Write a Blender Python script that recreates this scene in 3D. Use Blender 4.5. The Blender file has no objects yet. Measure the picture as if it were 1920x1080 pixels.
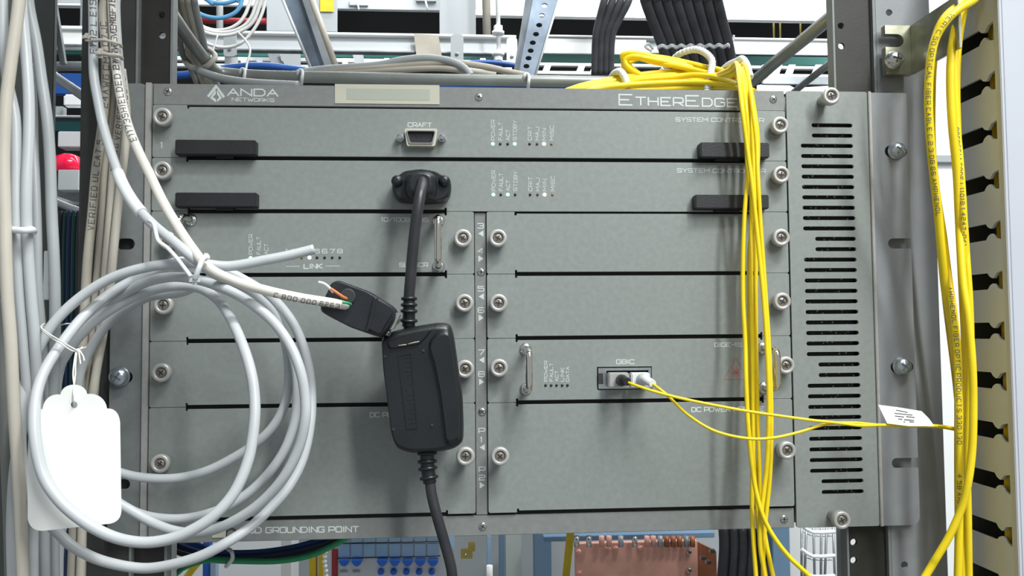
import bpy, bmesh, math, random
from mathutils import Vector, Matrix
from mathutils.geometry import tessellate_polygon
random.seed(7)
C = bpy.context.scene.collection
S = bpy.context.scene

# ------------------------------------------------------------ camera
F = 1600.0
AX = Vector((0.99751822, -0.00474691, 0.07024861))
AY = Vector((-0.06992132, 0.0504173, 0.99627762))
AZ = Vector((-0.00827099, -0.99871696, 0.04996026))
CAM = Vector((-0.01655938, -0.50612809, -0.01280426))
cd = bpy.data.cameras.new('camera'); co = bpy.data.objects.new('camera', cd); C.objects.link(co)
cd.sensor_width = 36; cd.lens = F / 1920 * 36; cd.clip_start = 0.01; cd.clip_end = 60
right = Vector((AX[0], AY[0], AZ[0])); down = Vector((AX[1], AY[1], AZ[1])); fwd = Vector((AX[2], AY[2], AZ[2]))
m3 = Matrix((right, -down, -fwd)).transposed()
co.matrix_world = Matrix.Translation(CAM) @ m3.to_4x4()
S.camera = co

# ------------------------------------------------------------ light
S.view_settings.view_transform = 'Standard'; S.view_settings.look = 'None'
S.view_settings.gamma = 1; S.view_settings.use_curve_mapping = False
S.view_settings.exposure = 0.08
w = bpy.data.worlds.new('world'); S.world = w; w.use_nodes = True
w.node_tree.nodes['Background'].inputs[0].default_value = (0.90, 0.97, 1.0, 1)
w.node_tree.nodes['Background'].inputs[1].default_value = 0.36
def area(name, loc, target, sx, sy, power, col=(1, 1, 1)):
    l = bpy.data.lights.new(name, 'AREA'); l.shape = 'RECTANGLE'; l.size = sx; l.size_y = sy
    l.energy = power; l.color = col
    o = bpy.data.objects.new(name, l); C.objects.link(o); o.location = loc
    o.rotation_euler = (Vector(target) - Vector(loc)).to_track_quat('-Z', 'Y').to_euler()
    return o
# fluorescent rows over the aisle in front of the rack, and over the aisle behind it
area('aisle_light', (0.48, -0.75, 1.42), (0.05, 0, -.05), 1.0, 0.14, 26, (0.97, 1.0, 0.98))
area('aisle_light', (0.75, -1.35, 1.25), (0, 0, -.05), 0.16, 1.2, 27, (0.97, 1.0, 0.98))
area('rear_aisle_light', (0.55, 0.28, 1.25), (0.35, 1.2, 0.30), 1.2, 0.16, 11)
area('rear_aisle_light', (-0.2, 1.9, 1.7), (0, 1.4, 0), 2.4, 0.2, 9)
area('rear_aisle_light', (0.3, 0.8, 0.9), (0.3, 1.6, -0.9), 1.6, 0.16, 14)

# ------------------------------------------------------------ helpers
def pt(px, py, d=0.0):
    """point seen at a pixel of the photograph on the plane d mm in front of the chassis face"""
    v = Vector((px - 960, py - 540, F))
    r = Vector((AX.dot(v), AY.dot(v), AZ.dot(v)))
    t = (-d / 1000 - CAM.y) / r.y
    return CAM + r * t
def mmpx(d): return (506.1 - d) / 1600 / 1000       # metres per pixel at depth d
def onX(px, py, X):
    v = Vector((px - 960, py - 540, F)); r = Vector((AX.dot(v), AY.dot(v), AZ.dot(v)))
    return CAM + r * ((X - CAM.x) / r.x)
WL = {}
def setloc(o, center, parent):
    pw = WL[parent] if parent else Vector((0, 0, 0))
    o.location = center - pw; WL[o] = center.copy()
    if parent: o.parent = parent
def tag(o, label, cat, group=None, kind=None):
    o['label'] = label; o['category'] = cat
    if group: o['group'] = group
    if kind: o['kind'] = kind
    return o
def thing(name, label, cat, loc, group=None):
    o = bpy.data.objects.new(name, None); C.objects.link(o); o.empty_display_size = .01
    loc = Vector(loc); o.location = loc; WL[o] = loc.copy(); return tag(o, label, cat, group)

def mat(name, col, rough=.5, metal=0.0, var=0.0, scale=40, bump=0.0, bscale=400, emit=None, est=1.0, spec=.5, alpha=None, trans=0.0, dark=None):
    m = bpy.data.materials.new(name); m.use_nodes = True; nt = m.node_tree; b = nt.nodes['Principled BSDF']
    b.inputs['Base Color'].default_value = (*col, 1); b.inputs['Roughness'].default_value = rough
    b.inputs['Metallic'].default_value = metal; b.inputs['Specular IOR Level'].default_value = spec
    b.inputs['Transmission Weight'].default_value = trans
    tc = nt.nodes.new('ShaderNodeTexCoord')
    geo = nt.nodes.new('ShaderNodeNewGeometry')
    if var or dark:
        n = nt.nodes.new('ShaderNodeTexNoise'); n.inputs['Scale'].default_value = scale; n.inputs['Detail'].default_value = 4
        nt.links.new(geo.outputs['Position'], n.inputs['Vector'])
        r = nt.nodes.new('ShaderNodeValToRGB')
        c2 = dark if dark else tuple(c * (1 - var) for c in col)
        c3 = col if dark else tuple(min(1, c * (1 + var)) for c in col)
        r.color_ramp.elements[0].position = .35; r.color_ramp.elements[1].position = .65
        r.color_ramp.elements[0].color = (*c2, 1); r.color_ramp.elements[1].color = (*c3, 1)
        nt.links.new(n.outputs['Fac'], r.inputs['Fac']); nt.links.new(r.outputs['Color'], b.inputs['Base Color'])
    if bump:
        n2 = nt.nodes.new('ShaderNodeTexNoise'); n2.inputs['Scale'].default_value = bscale
        nt.links.new(geo.outputs['Position'], n2.inputs['Vector'])
        bp = nt.nodes.new('ShaderNodeBump'); bp.inputs['Strength'].default_value = bump; bp.inputs['Distance'].default_value = .0004
        nt.links.new(n2.outputs['Fac'], bp.inputs['Height']); nt.links.new(bp.outputs['Normal'], b.inputs['Normal'])
    if emit:
        b.inputs['Emission Color'].default_value = (*emit, 1); b.inputs['Emission Strength'].default_value = est
    m.diffuse_color = (*col, 1)
    return m

M = {}
M['panel'] = mat('panel_paint', (.245, .266, .256), .42, 0, .05, 300, .12, 1400)
M['panel2'] = mat('chassis_paint', (.215, .225, .22), .45, 0, .05, 300, .12, 1400)
M['inner'] = mat('black_interior', (.008, .009, .009), .7)
M['edge'] = mat('bare_edge_aluminium', (.42, .41, .40), .4, .3, .06, 200)
M['ear'] = mat('ear_paint', (.20, .215, .215), .45, 0, .05, 200, .2, 1200)
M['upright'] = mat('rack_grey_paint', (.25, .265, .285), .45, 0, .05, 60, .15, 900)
M['rail'] = mat('rack_shaded_inner', (.022, .021, .017), .55, 0, .18, 60, .15, 900)  # rack paint darkened: shade on the inner rails put into the colour
M['rail2'] = mat('rack_shaded_left', (.040, .042, .040), .55, 0, .15, 60)  # left upright's dimmer light put into a darker rack grey
M['bigblack'] = mat('dusty_black_cable', (.060, .060, .068), .5, 0, .2, 60)
M['barp'] = mat('dull_bar_steel', (.27, .29, .275), .36, .45, .08, 40)
M['print'] = mat('white_print', (.58, .62, .61), .6)
M['print2'] = mat('pale_print', (.52, .56, .55), .6)
M['red_print'] = mat('red_print', (.42, .09, .08), .6)
M['inkb'] = mat('jacket_ink', (.10, .10, .11), .7)
M['thumb'] = mat('clear_anodised', (.52, .51, .50), .38, .4, .04, 300)
M['brass'] = mat('screw_centre', (.30, .27, .23), .4, .6, .2, 900)
M['steel'] = mat('bright_steel', (.62, .64, .65), .22, .95, .05, 300)
M['zinc'] = mat('zinc_plate', (.50, .55, .60), .28, .85, .18, 300)
M['chrome'] = mat('chrome', (.80, .76, .70), .10, 1.0)
M['slotd'] = mat('screw_slot', (.03, .03, .03), .6)
M['blackp'] = mat('black_plastic', (.012, .012, .015), .5, 0, .2, 60, .3, 1500)
M['blackg'] = mat('dark_adapter_plastic', (.011, .014, .016), .36, 0, .15, 40, .25, 1200)
M['blackc'] = mat('black_cable', (.026, .027, .031), .4, 0, .2, 80)
M['hood'] = mat('hood_plastic', (.013, .015, .020), .42, 0, .2, 80, .25, 1000)
M['greyc'] = mat('grey_pvc', (.50, .52, .54), .38, 0, .04, 30, .1, 500)
M['greyc2'] = mat('mid_grey_pvc', (.36, .38, .39), .42, 0, .05, 30, .1, 500)
M['greyd'] = mat('dim_grey_pvc', (.19, .20, .19), .45, 0, .06, 30)
M['beige'] = mat('beige_pvc', (.56, .52, .45), .42, 0, .06, 30, .1, 500)
M['beige2'] = mat('dusty_beige_pvc', (.42, .385, .325), .5, 0, .08, 40, .1, 500)
M['cream'] = mat('cream_pvc', (.70, .67, .61), .38, 0, .03, 30, .1, 500)
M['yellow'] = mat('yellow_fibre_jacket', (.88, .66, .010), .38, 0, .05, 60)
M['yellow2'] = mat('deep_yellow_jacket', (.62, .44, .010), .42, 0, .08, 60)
M['tie'] = mat('nylon', (.72, .75, .76), .35, 0, .03, 100)
M['tie2'] = mat('dusty_nylon', (.48, .45, .40), .45, 0, .08, 100)
M['card'] = mat('white_card', (.90, .90, .88), .7, 0, .01, 30)
M['cotton'] = mat('cotton_string', (.75, .75, .73), .8)
M['sticker'] = mat('beige_sticker', (.52, .50, .41), .55, 0, .03, 60)
M['sticker2'] = mat('sticker_blank', (.40, .42, .36), .6)
M['pink'] = mat('orange_wire', (.70, .20, .06), .5)
M['greenw'] = mat('green_wire', (.02, .30, .12), .45)
M['bluew'] = mat('blue_wire', (.015, .08, .32), .4)
M['lblue'] = mat('light_blue_jacket', (.12, .36, .62), .4)
M['navy'] = mat('navy_jacket', (.01, .03, .10), .35)
M['whitec'] = mat('white_jacket', (.75, .75, .73), .4)
M['led_g'] = mat('led_green', (.3, .9, .6), .3, emit=(.35, 1, .68), est=2.2)
M['led_w'] = mat('led_amber_white', (1, .95, .8), .3, emit=(1, .88, .66), est=3.0)
M['led_o'] = mat('led_amber_dim', (.30, .14, .04), .3)
M['led_r'] = mat('led_red_dim', (.14, .03, .02), .3)
M['led_x'] = mat('led_off', (.006, .010, .010), .3)
M['chromate'] = mat('yellow_chromate', (.40, .40, .30), .3, .75, .3, 60)
_c = M['chromate'].node_tree
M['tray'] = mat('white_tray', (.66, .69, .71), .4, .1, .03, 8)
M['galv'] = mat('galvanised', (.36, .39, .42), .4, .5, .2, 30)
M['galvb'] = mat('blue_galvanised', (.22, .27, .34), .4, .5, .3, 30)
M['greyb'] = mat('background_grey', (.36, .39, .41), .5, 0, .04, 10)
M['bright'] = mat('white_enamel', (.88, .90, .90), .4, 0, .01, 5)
M['teal'] = mat('teal_enamel', (.03, .17, .15), .4)
M['dteal'] = mat('dark_teal_jacket', (.005, .05, .055), .25)
M['amberp'] = mat('yellow_plate', (.65, .45, .01), .5, 0, .1, 60)
M['dark'] = mat('dark_wall', (.012, .013, .014), .7, 0, .3, 3)
M['floor'] = mat('floor_vinyl', (.25, .26, .26), .5, 0, .1, 4)
M['copper'] = mat('copper_bar', (.72, .38, .30), .5, .2, .12, 50)
M['copper2'] = mat('copper_side', (.40, .16, .08), .45, .5, .15, 50)
M['bluecap'] = mat('blue_cap', (.02, .14, .62), .35)
M['bluelab'] = mat('blue_white_label', (.45, .58, .72), .5, dark=(.14, .36, .62), scale=6)
M['redp'] = mat('red_strip', (.36, .03, .04), .4)
M['brassb'] = mat('brass_bracket', (.42, .34, .10), .35, .7, .1, 60)
M['bluep'] = mat('blue_post', (.14, .24, .36), .5)
M['paleg'] = mat('pale_green_cabinet', (.50, .56, .53), .5, 0, .03, 4)
M['beacon'] = mat('red_lens', (.75, .01, .05), .15, emit=(.9, .02, .10), est=.35)
M['duct'] = mat('duct_plastic', (.62, .66, .74), .4, 0, .03, 40)
M['ductf'] = mat('duct_cover', (.52, .54, .60), .25, 0, .02, 20)
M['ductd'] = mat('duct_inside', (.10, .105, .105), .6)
M['post'] = mat('cabinet_greygreen', (.10, .115, .105), .5, 0, .1, 20)
# speckled dark filter
def filter_mat():
    m = bpy.data.materials.new('foam_filter'); m.use_nodes = True; nt = m.node_tree; b = nt.nodes['Principled BSDF']
    g = nt.nodes.new('ShaderNodeNewGeometry'); v = nt.nodes.new('ShaderNodeTexVoronoi'); v.inputs['Scale'].default_value = 380
    r = nt.nodes.new('ShaderNodeValToRGB'); r.color_ramp.elements[0].position = .16; r.color_ramp.elements[1].position = .24
    r.color_ramp.elements[0].color = (.42, .42, .40, 1); r.color_ramp.elements[1].color = (.006, .006, .007, 1)
    nt.links.new(g.outputs['Position'], v.inputs['Vector']); nt.links.new(v.outputs['Distance'], r.inputs['Fac'])
    nt.links.new(r.outputs['Color'], b.inputs['Base Color']); b.inputs['Roughness'].default_value = .6
    return m
M['filter'] = filter_mat()

class MB:
    def __init__(s): s.v = []; s.f = []; s.sm = []
    def add(s, vs, fs, smooth=False):
        o = len(s.v); s.v += [Vector(v) for v in vs]; s.f += [[i + o for i in f] for f in fs]; s.sm += [smooth] * len(fs); return s
    def box(s, a, b, bev=0, mtx=None):
        a, b = Vector(a), Vector(b); lo = Vector([min(a[i], b[i]) for i in range(3)]); hi = Vector([max(a[i], b[i]) for i in range(3)])
        bm = bmesh.new(); bmesh.ops.create_cube(bm, size=1)
        for v in bm.verts: v.co = Vector([(lo[i] + hi[i]) / 2 + v.co[i] * (hi[i] - lo[i]) for i in range(3)])
        if bev:
            bev = min(bev, .45 * min(hi[i] - lo[i] for i in range(3)))
            bmesh.ops.bevel(bm, geom=bm.edges[:], offset=bev, segments=2, affect='EDGES')
        if mtx:
            for v in bm.verts: v.co = mtx @ v.co
        bm.verts.index_update()
        s.add([v.co.copy() for v in bm.verts], [[v.index for v in f.verts] for f in bm.faces]); bm.free(); return s
    def plate(s, outer, holes, y0, y1, conv=None):
        """outer / holes: lists of (x, z); front at y0, back at y1"""
        loops = [outer] + holes
        flat = [p for l in loops for p in l]
        tris = tessellate_polygon([[Vector((p[0], p[1], 0)) for p in l] for l in loops])
        n = len(flat)
        cv = conv if conv else (lambda x, z, y: Vector((x, y, z)))
        vs = [cv(p[0], p[1], y0) for p in flat] + [cv(p[0], p[1], y1) for p in flat]
        fs = []
        for t in tris:
            fs.append(list(t)); fs.append([t[2] + n, t[1] + n, t[0] + n])
        o = 0
        for l in loops:
            k = len(l)
            for i in range(k):
                a, b2 = o + i, o + (i + 1) % k
                fs.append([a, b2, b2 + n, a + n])
            o += k
        s.add(vs, fs); return s
    def tube(s, pts, r, seg=10, rf=None, caps=True, flat=None):
        n = len(pts); up = None; vs = []; fs = []
        for i, p in enumerate(pts):
            t = (pts[min(i + 1, n - 1)] - pts[max(i - 1, 0)])
            if t.length < 1e-9: t = Vector((0, 0, 1))
            t.normalize()
            if up is None:
                up = Vector((0, -1, 0)) if abs(t.y) < .9 else Vector((1, 0, 0))
            up = (up - t * up.dot(t))
            if up.length < 1e-6: up = t.orthogonal()
            up.normalize(); sd = t.cross(up)
            rr = rf(i / (n - 1)) * r if rf else r
            for k in range(seg):
                a = 2 * math.pi * k / seg
                vs.append(p + up * math.cos(a) * rr * (flat if flat else 1) + sd * math.sin(a) * rr)
        for i in range(n - 1):
            for k in range(seg):
                a = i * seg + k; b2 = i * seg + (k + 1) % seg
                fs.append([a, b2, b2 + seg, a + seg])
        s.add(vs, fs, True)
        if caps:
            o = len(s.v) - len(vs)
            s.f += [[o + k for k in range(seg)][::-1], [o + (n - 1) * seg + k for k in range(seg)]]; s.sm += [False, False]
        return s
    def lathe(s, prof, c, ax=Vector((0, -1, 0)), seg=20, smooth=True):
        """prof: list of (r, h) along ax from centre c"""
        ax = Vector(ax).normalized(); u = ax.orthogonal().normalized(); v = ax.cross(u); vs = []; fs = []
        for r, h in prof:
            for k in range(seg):
                a = 2 * math.pi * k / seg; vs.append(Vector(c) + ax * h + (u * math.cos(a) + v * math.sin(a)) * max(r, 1e-6))
        for i in range(len(prof) - 1):
            for k in range(seg):
                a = i * seg + k; b2 = i * seg + (k + 1) % seg; fs.append([a, b2, b2 + seg, a + seg])
        s.add(vs, fs, smooth)
        o = len(s.v) - len(vs); s.f.append([o + (len(prof) - 1) * seg + k for k in range(seg)]); s.sm.append(False)
        s.f.append([o + k for k in range(seg)][::-1]); s.sm.append(False); return s
    def loft(s, rings, smooth=True):
        k = len(rings[0]); vs = [p for r in rings for p in r]; fs = []
        for i in range(len(rings) - 1):
            for j in range(k):
                a = i * k + j; b2 = i * k + (j + 1) % k; fs.append([a, b2, b2 + k, a + k])
        s.add(vs, fs, smooth); o = len(s.v) - len(vs)
        s.f += [[o + j for j in range(k)][::-1], [o + (len(rings) - 1) * k + j for j in range(k)]]; s.sm += [False, False]; return s
    def build(s, name, m, parent=None, label=None, kind=None, normals=True):
        me = bpy.data.meshes.new(name)
        lo = Vector([min(v[i] for v in s.v) for i in range(3)]); hi = Vector([max(v[i] for v in s.v) for i in range(3)]); c = (lo + hi) / 2
        me.from_pydata([v - c for v in s.v], [], s.f)
        me.polygons.foreach_set('use_smooth', s.sm); me.update()
        if normals:
            bm = bmesh.new(); bm.from_mesh(me); bmesh.ops.recalc_face_normals(bm, faces=bm.faces[:]); bm.to_mesh(me); bm.free()
        me.materials.append(M[m] if isinstance(m, str) else m)
        o = bpy.data.objects.new(name, me); C.objects.link(o); setloc(o, c, parent)
        if label: o['label'] = label
        if kind: o['kind'] = kind
        return o
def inst(src, parent, center, name=None):
    o = src.copy(); 
    if name: o.name = name
    C.objects.link(o); o.parent = None; setloc(o, Vector(center), parent)
    for ch in list(src.children):
        c = ch.copy(); C.objects.link(c); c.parent = o; WL[c] = WL[o] + c.location
    return o

def spline(P, n=8, closed=False):
    P = [Vector(p) for p in P]; out = []; k = len(P)
    for i in range(k - 1):
        a = P[max(i - 1, 0)]; b = P[i]; c = P[i + 1]; d = P[min(i + 2, k - 1)]
        for j in range(n):
            t = j / n
            out.append(.5 * ((2 * b) + (c - a) * t + (2 * a - 5 * b + 4 * c - d) * t * t + (3 * b - a - 3 * c + d) * t ** 3))
    out.append(P[-1].copy()); return out
def pxs(L, n=8): return spline([pt(*p) for p in L], n)
def cable(name, L, r_mm, m, label, cat='cable', group=None, parent=None, n=8, seg=10, rf=None):
    L = list(L); x0 = x1 = 0
    for e, f in ((0, 1), (-1, -2)):          # carry on beyond the picture edge
        if (L[e][1] < -2 or L[e][1] > 1082) and abs(L[e][1] - L[f][1]) > 3:
            a, b = L[f], L[e]; k = 230 / abs(b[1] - a[1]); p = (b[0] + (b[0] - a[0]) * k, b[1] + (230 if b[1] > a[1] else -230), b[2])
            L = [p] + L if e == 0 else L + [p]
            if e == 0: x0 = n
            else: x1 = n
    P = pxs(L, n); o = MB().tube(P, r_mm / 1000, seg, rf).build(name, m, parent)
    if not parent: tag(o, label, cat, group)
    elif label: o['label'] = label
    return o, P[x0:len(P) - x1]
def boxpx(mb, x0, y0, x1, y1, d, dep, bev=0):
    """box whose front spans the pixel rectangle at depth d, going dep mm back"""
    ya, yb = (y0 + y1) / 2, (y0 + y1) / 2
    if y0 < 0 and y1 - y0 > 8: y0 -= 220
    if y1 > 1085: y1 += 220
    a = pt(x0, ya, d); b = pt(x1, yb, d); t = pt((x0 + x1) / 2, y0, d); u = pt((x0 + x1) / 2, y1, d)
    return mb.box((a.x, -d / 1000, t.z), (b.x, (-d + dep) / 1000, u.z), bev / 1000)
def polypx(mb, P, d, dep):
    Q = [pt(x, y, d) for x, y in P]
    return mb.plate([(q.x, q.z) for q in Q], [], -d / 1000, (-d + dep) / 1000)
def rrect(x0, z0, x1, z1, r, n=4):
    out = []
    for cx, cz, a0 in ((x1 - r, z1 - r, 0), (x0 + r, z1 - r, 90), (x0 + r, z0 + r, 180), (x1 - r, z0 + r, 270)):
        for k in range(n + 1):
            a = math.radians(a0 + 90 * k / n); out.append((cx + r * math.cos(a), cz + r * math.sin(a)))
    return out

# ------------------------------------------------------------ stroke lettering
G = {'A': "00 48 80|23 63", 'B': "00 08|08 68 87 85 64 04|64 83 81 60 00", 'C': "87 78 18 07 01 10 70 81", 'D': "00 08 68 86 82 60 00",
 'E': "88 08 00 80|04 64", 'F': "88 08 00|04 64", 'G': "87 78 18 07 01 10 70 81 84 54", 'H': "00 08|80 88|04 84", 'I': "40 48", 'J': "88 81 70 10 01 02",
 'K': "00 08|88 04 80", 'L': "08 00 80", 'M': "00 08 43 88 80", 'N': "00 08 80 88", 'O': "10 70 81 87 78 18 07 01 10", 'P': "00 08|08 78 87 84 73 03",
 'Q': "10 70 81 87 78 18 07 01 10|52 80", 'R': "00 08|08 78 87 84 73 03|43 80", 'S': "87 78 18 07 05 14 74 83 81 70 10 01", 'T': "08 88|48 40",
 'U': "08 01 10 70 81 88", 'V': "08 40 88", 'W': "08 20 45 60 88", 'X': "00 88|08 80", 'Y': "08 44 88|44 40", 'Z': "08 88 00 80",
 '0': "10 70 81 87 78 18 07 01 10", '1': "27 48 40", '2': "07 18 78 87 85 74 14 03 00 80", '3': "07 18 78 87 85 74 83 81 70 10 01|74 34",
 '4': "60 68 03 83", '5': "88 08 05 75 84 81 70 10 01", '6': "87 78 18 07 01 10 70 81 83 74|74 04", '7': "08 88 30",
 '8': "10 70 81 83 74 85 87 78 18 07 05 14 03 01 10|14 74", '9': "01 10 70 81 87 78 18 07 05 14|14 84", '/': "00 88", '-': "14 74", '.': "40 41"}
NW = {'I': (.25, 3, 5), '1': (.45, 2, 5), '-': (.7, 0, 8), '.': (.25, 3, 5)}
WD = {'W': 1.3, 'M': 1.15}
def strokes(s, asp=1.15, gap=.34):
    """list of polylines in (u, v) with cap height 1, and the total advance"""
    x = 0; out = []
    for ch in s:
        if ch == ' ': x += asp * .6; continue
        sc = .76 if ch.islower() else 1.0; g = G[ch.upper()]
        wdt = WD.get(ch.upper(), 1) * asp * sc; off = 0
        if ch in NW: wdt = NW[ch][0] * asp * sc; off = NW[ch][1] / 8 * asp * sc
        base = WD.get(ch.upper(), 1) * asp * sc
        for pl in g.split('|'):
            out.append([(x + int(a[0]) / 8 * base - off, int(a[1]) / 8 * sc) for a in pl.split()])
        x += wdt + gap * sc
    return out, x - gap
def quads(polys, sw):
    """mitred ribbons: yields (level, quad) so that strokes crossing one another never share a plane"""
    for lv, pl in enumerate(polys):
        n = len(pl); closed = n > 3 and pl[0] == pl[-1]; e = sw / 2; L = []; R = []
        for i, p in enumerate(pl):
            def dr(a, b):
                dx, dy = b[0] - a[0], b[1] - a[1]; l = math.hypot(dx, dy) or 1; return dx / l, dy / l
            if i == 0: d0 = dr(pl[-2], pl[-1]) if closed else None
            else: d0 = dr(pl[i - 1], p)
            if i == n - 1: d1 = dr(pl[0], pl[1]) if closed else None
            else: d1 = dr(p, pl[i + 1])
            ex = 0
            if d0 is None: d0 = d1; ex = -e * .5
            if d1 is None: d1 = d0; ex = e * .5
            nx, ny = -(d0[1] + d1[1]), d0[0] + d1[0]; l = math.hypot(nx, ny)
            if l < 1e-6: nx, ny, l = -d0[1], d0[0], 1
            nx /= l; ny /= l; c = max(.45, nx * -d0[1] + ny * d0[0]); k = e / c
            q = (p[0] + d0[0] * ex, p[1] + d0[1] * ex)
            L.append((q[0] + nx * k, q[1] + ny * k)); R.append((q[0] - nx * k, q[1] - ny * k))
        for i in range(n - 1): yield lv % 4, [R[i], R[i + 1], L[i + 1], L[i]]
def text(s, x0, y0, x1, y1, h, d, parent, m='print', sw=.17, name='lettering', asp=1.15):
    """print whose baseline runs between two pixels on the plane d; h = cap height in pixels"""
    a, b = pt(x0, y0, d + .06), pt(x1, y1, d + .06); U = b - a; L = U.length; U.normalize(); V = Vector((0, -1, 0)).cross(U) * -1
    if (x1 - x0) > 0 and V.z < 0: V = -V
    if abs(x1 - x0) < 3: V = Vector((-1 if y1 < y0 else 1, 0, 0))
    polys, tot = strokes(s, asp); hh = h * mmpx(d); k = L / tot
    mb = MB()
    for lv, q in quads([[(p[0] * k / hh, p[1]) for p in pl] for pl in polys], sw):
        mb.add([a + Vector((0, -lv * 2e-5, 0)) + U * (p[0] * hh) + V * (p[1] * hh) for p in q], [[0, 1, 2, 3]])
    return mb.build(name, m, parent, normals=False)
def cabletext(s, P, r, s0, h, parent, m='inkb', rev=False, off=0.0, sw=.14, asp=.8, gap=.5, sp=1.0):
    L = [0]
    for a, b in zip(P, P[1:]): L.append(L[-1] + (b - a).length)
    def at(t):
        t = max(0, min(L[-1] - 1e-6, t))
        i = next(j for j in range(len(L) - 1) if L[j + 1] >= t); f = (t - L[i]) / max(L[i + 1] - L[i], 1e-9)
        return P[i].lerp(P[i + 1], f), (P[i + 1] - P[i]).normalized()
    polys, tot = strokes(s, asp, gap); mb = MB()
    def fine(pl):
        o = [pl[0]]
        for a, b in zip(pl, pl[1:]):
            k = max(1, math.ceil(math.hypot(b[0] - a[0], b[1] - a[1]) / .22)); o += [(a[0] + (b[0] - a[0]) * i / k, a[1] + (b[1] - a[1]) * i / k) for i in range(1, k + 1)]
        return o
    polys = [fine(pl) for pl in polys]
    for lv, q in quads(polys, sw):
        vs = []
        for u, v in q:
            p, t = at(s0 + (-1 if rev else 1) * u * h * sp); out = (CAM - p); out = (out - t * out.dot(t)).normalized(); sd = t.cross(out) * (-1)
            if not rev: sd = sd
            vv = (v - .5) * h * (-1 if rev else 1) + off * r
            vv = max(-.93 * r, min(.93 * r, vv))
            vs.append(p + sd * vv + out * (math.sqrt(r * r - vv * vv) + .00006 + lv * 2e-5))
        mb.add(vs, [[0, 1, 2, 3]])
    return mb.build('jacket_print', m, parent, normals=False)

# ------------------------------------------------------------ the room
def struct(name, mb, m):
    o = mb.build(name, m); o['kind'] = 'structure'; return o
struct('floor', MB().box((-4, -1.5, -1.32), (4, 5, -1.30)), 'floor')
struct('wall_back', MB().box((-4, 4.6, -1.3), (4, 4.7, 2.6)), 'dark')
struct('ceiling', MB().box((-4, 0.6, 2.55), (4, 4.7, 2.6)), 'dark')
# unseen board added over the rack front to shade the chassis's upper left
struct('shade_board_1', MB().box((-.75, -.265, .50), (.12, .02, .53), .004), 'greyb')
# ------------------------------------------------------------ rack uprights
def up(x0, y0, x1, y1, d): a = pt(x0, (y0 + y1) / 2, d); b = pt(x1, (y0 + y1) / 2, d); return a.x, b.x
def column_plate(mb, xa, xb, z0, z1, y0, y1, holes=()):
    mb.plate([(xa, z0), (xb, z0), (xb, z1), (xa, z1)], list(holes), y0, y1)
def circ(x, z, r, n=14): return [(x + r * math.cos(-2 * math.pi * k / n), z + r * math.sin(-2 * math.pi * k / n)) for k in range(n)]
ZT, ZB = .62, -.62
t = thing('rack_upright', 'grey painted rack upright with round holes, right of the slotted vent panel', 'rack upright', (.27, 0, ZB))
XR0 = pt(1664, 600, -3).x; XR1 = pt(1767, 600, -3).x; XRe = pt(1564, 90, -9).x
hs = [pt(1672, 20, -3), pt(1701, 1062, -3)]
pitch = .0444
mb = MB(); column_plate(mb, XR0, XR1, ZB, ZT, .0062, .0085, [circ(h.x, h.z, .0022) for h in hs])
mb.build('front_flange', 'upright', t)
mb = MB().box((XR1 - .0022, .0086, ZB), (XR1, .060, ZT)); mb.build('outer_web', 'upright', t)
hh = []
for k, (x, y) in enumerate([(1577, 48), (1578, 86), (1601, 1017), (1601, 1051)]):
    p = pt(x, y, -9); hh.append(circ(p.x, p.z, .0021))
mb = MB(); column_plate(mb, XRe, XR0 - .0022, ZB, ZT, .0092, .0112, hh); mb.build('inner_rail', 'rail', t, 'inner rail, dark with painted shade, pierced by small holes')
MB().box((XR0 - .002, .0062, ZB), (XR0 - .0002, .0112, ZT)).build('rail_step', 'ear', t)
MB().box((XRe - .0012, .0075, ZB), (XRe, .016, ZT)).build('rail_edge', 'ear', t)

t = thing('rack_upright', 'rack upright, dark with painted shade, behind the beige cables at the left of the chassis', 'rack upright', (-.22, 0, ZB))
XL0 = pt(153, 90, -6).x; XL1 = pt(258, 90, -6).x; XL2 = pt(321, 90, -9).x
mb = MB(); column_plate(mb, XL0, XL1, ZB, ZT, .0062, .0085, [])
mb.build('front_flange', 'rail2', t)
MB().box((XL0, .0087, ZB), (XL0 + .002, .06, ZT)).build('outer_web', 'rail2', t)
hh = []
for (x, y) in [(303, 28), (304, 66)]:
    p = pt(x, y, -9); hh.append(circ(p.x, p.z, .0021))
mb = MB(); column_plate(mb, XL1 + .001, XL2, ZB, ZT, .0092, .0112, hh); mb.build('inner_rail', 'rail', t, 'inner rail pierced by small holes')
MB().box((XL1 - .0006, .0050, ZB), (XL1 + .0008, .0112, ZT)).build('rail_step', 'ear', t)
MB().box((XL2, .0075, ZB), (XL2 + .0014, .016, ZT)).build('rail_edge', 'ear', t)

# ------------------------------------------------------------ chassis
mm = .001
ch = thing('equipment_chassis', 'wide grey rack chassis framing two columns of plug-in modules', 'chassis', (0, .1, -.1328))
MB().box((XL2 + .003, .0125, -.1322), (XRe - .003, .26, .1332)).build('chassis_shell', 'panel2', ch)
MB().box((-.190, .0032, -.1322), (.1888, .0088, .1332)).build('dark_backplane', 'inner', ch, 'black gap behind the modules')
MB().box((-.1905, .001, .1211), (.1886, .003, .1337), .0003).build('header_strip', 'panel2', ch, 'top strip carrying the maker lettering')
MB().box((-.1905, .0015, -.1328), (.1886, .003, -.1211), .0003).build('footer_strip', 'panel2', ch, 'bottom strip with grounding point lettering')
MB().box((-.0029, .0015, -.1208), (.0038, .003, .0578), .0003).build('centre_bar', 'panel2', ch, 'narrow strip with slot numbers and arrows')
MB().box((-.1943, -.0012, -.1310), (-.1909, .02, .1337), .0003).build('side_edge', 'edge', ch, 'pale bare metal edge on the left')
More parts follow.
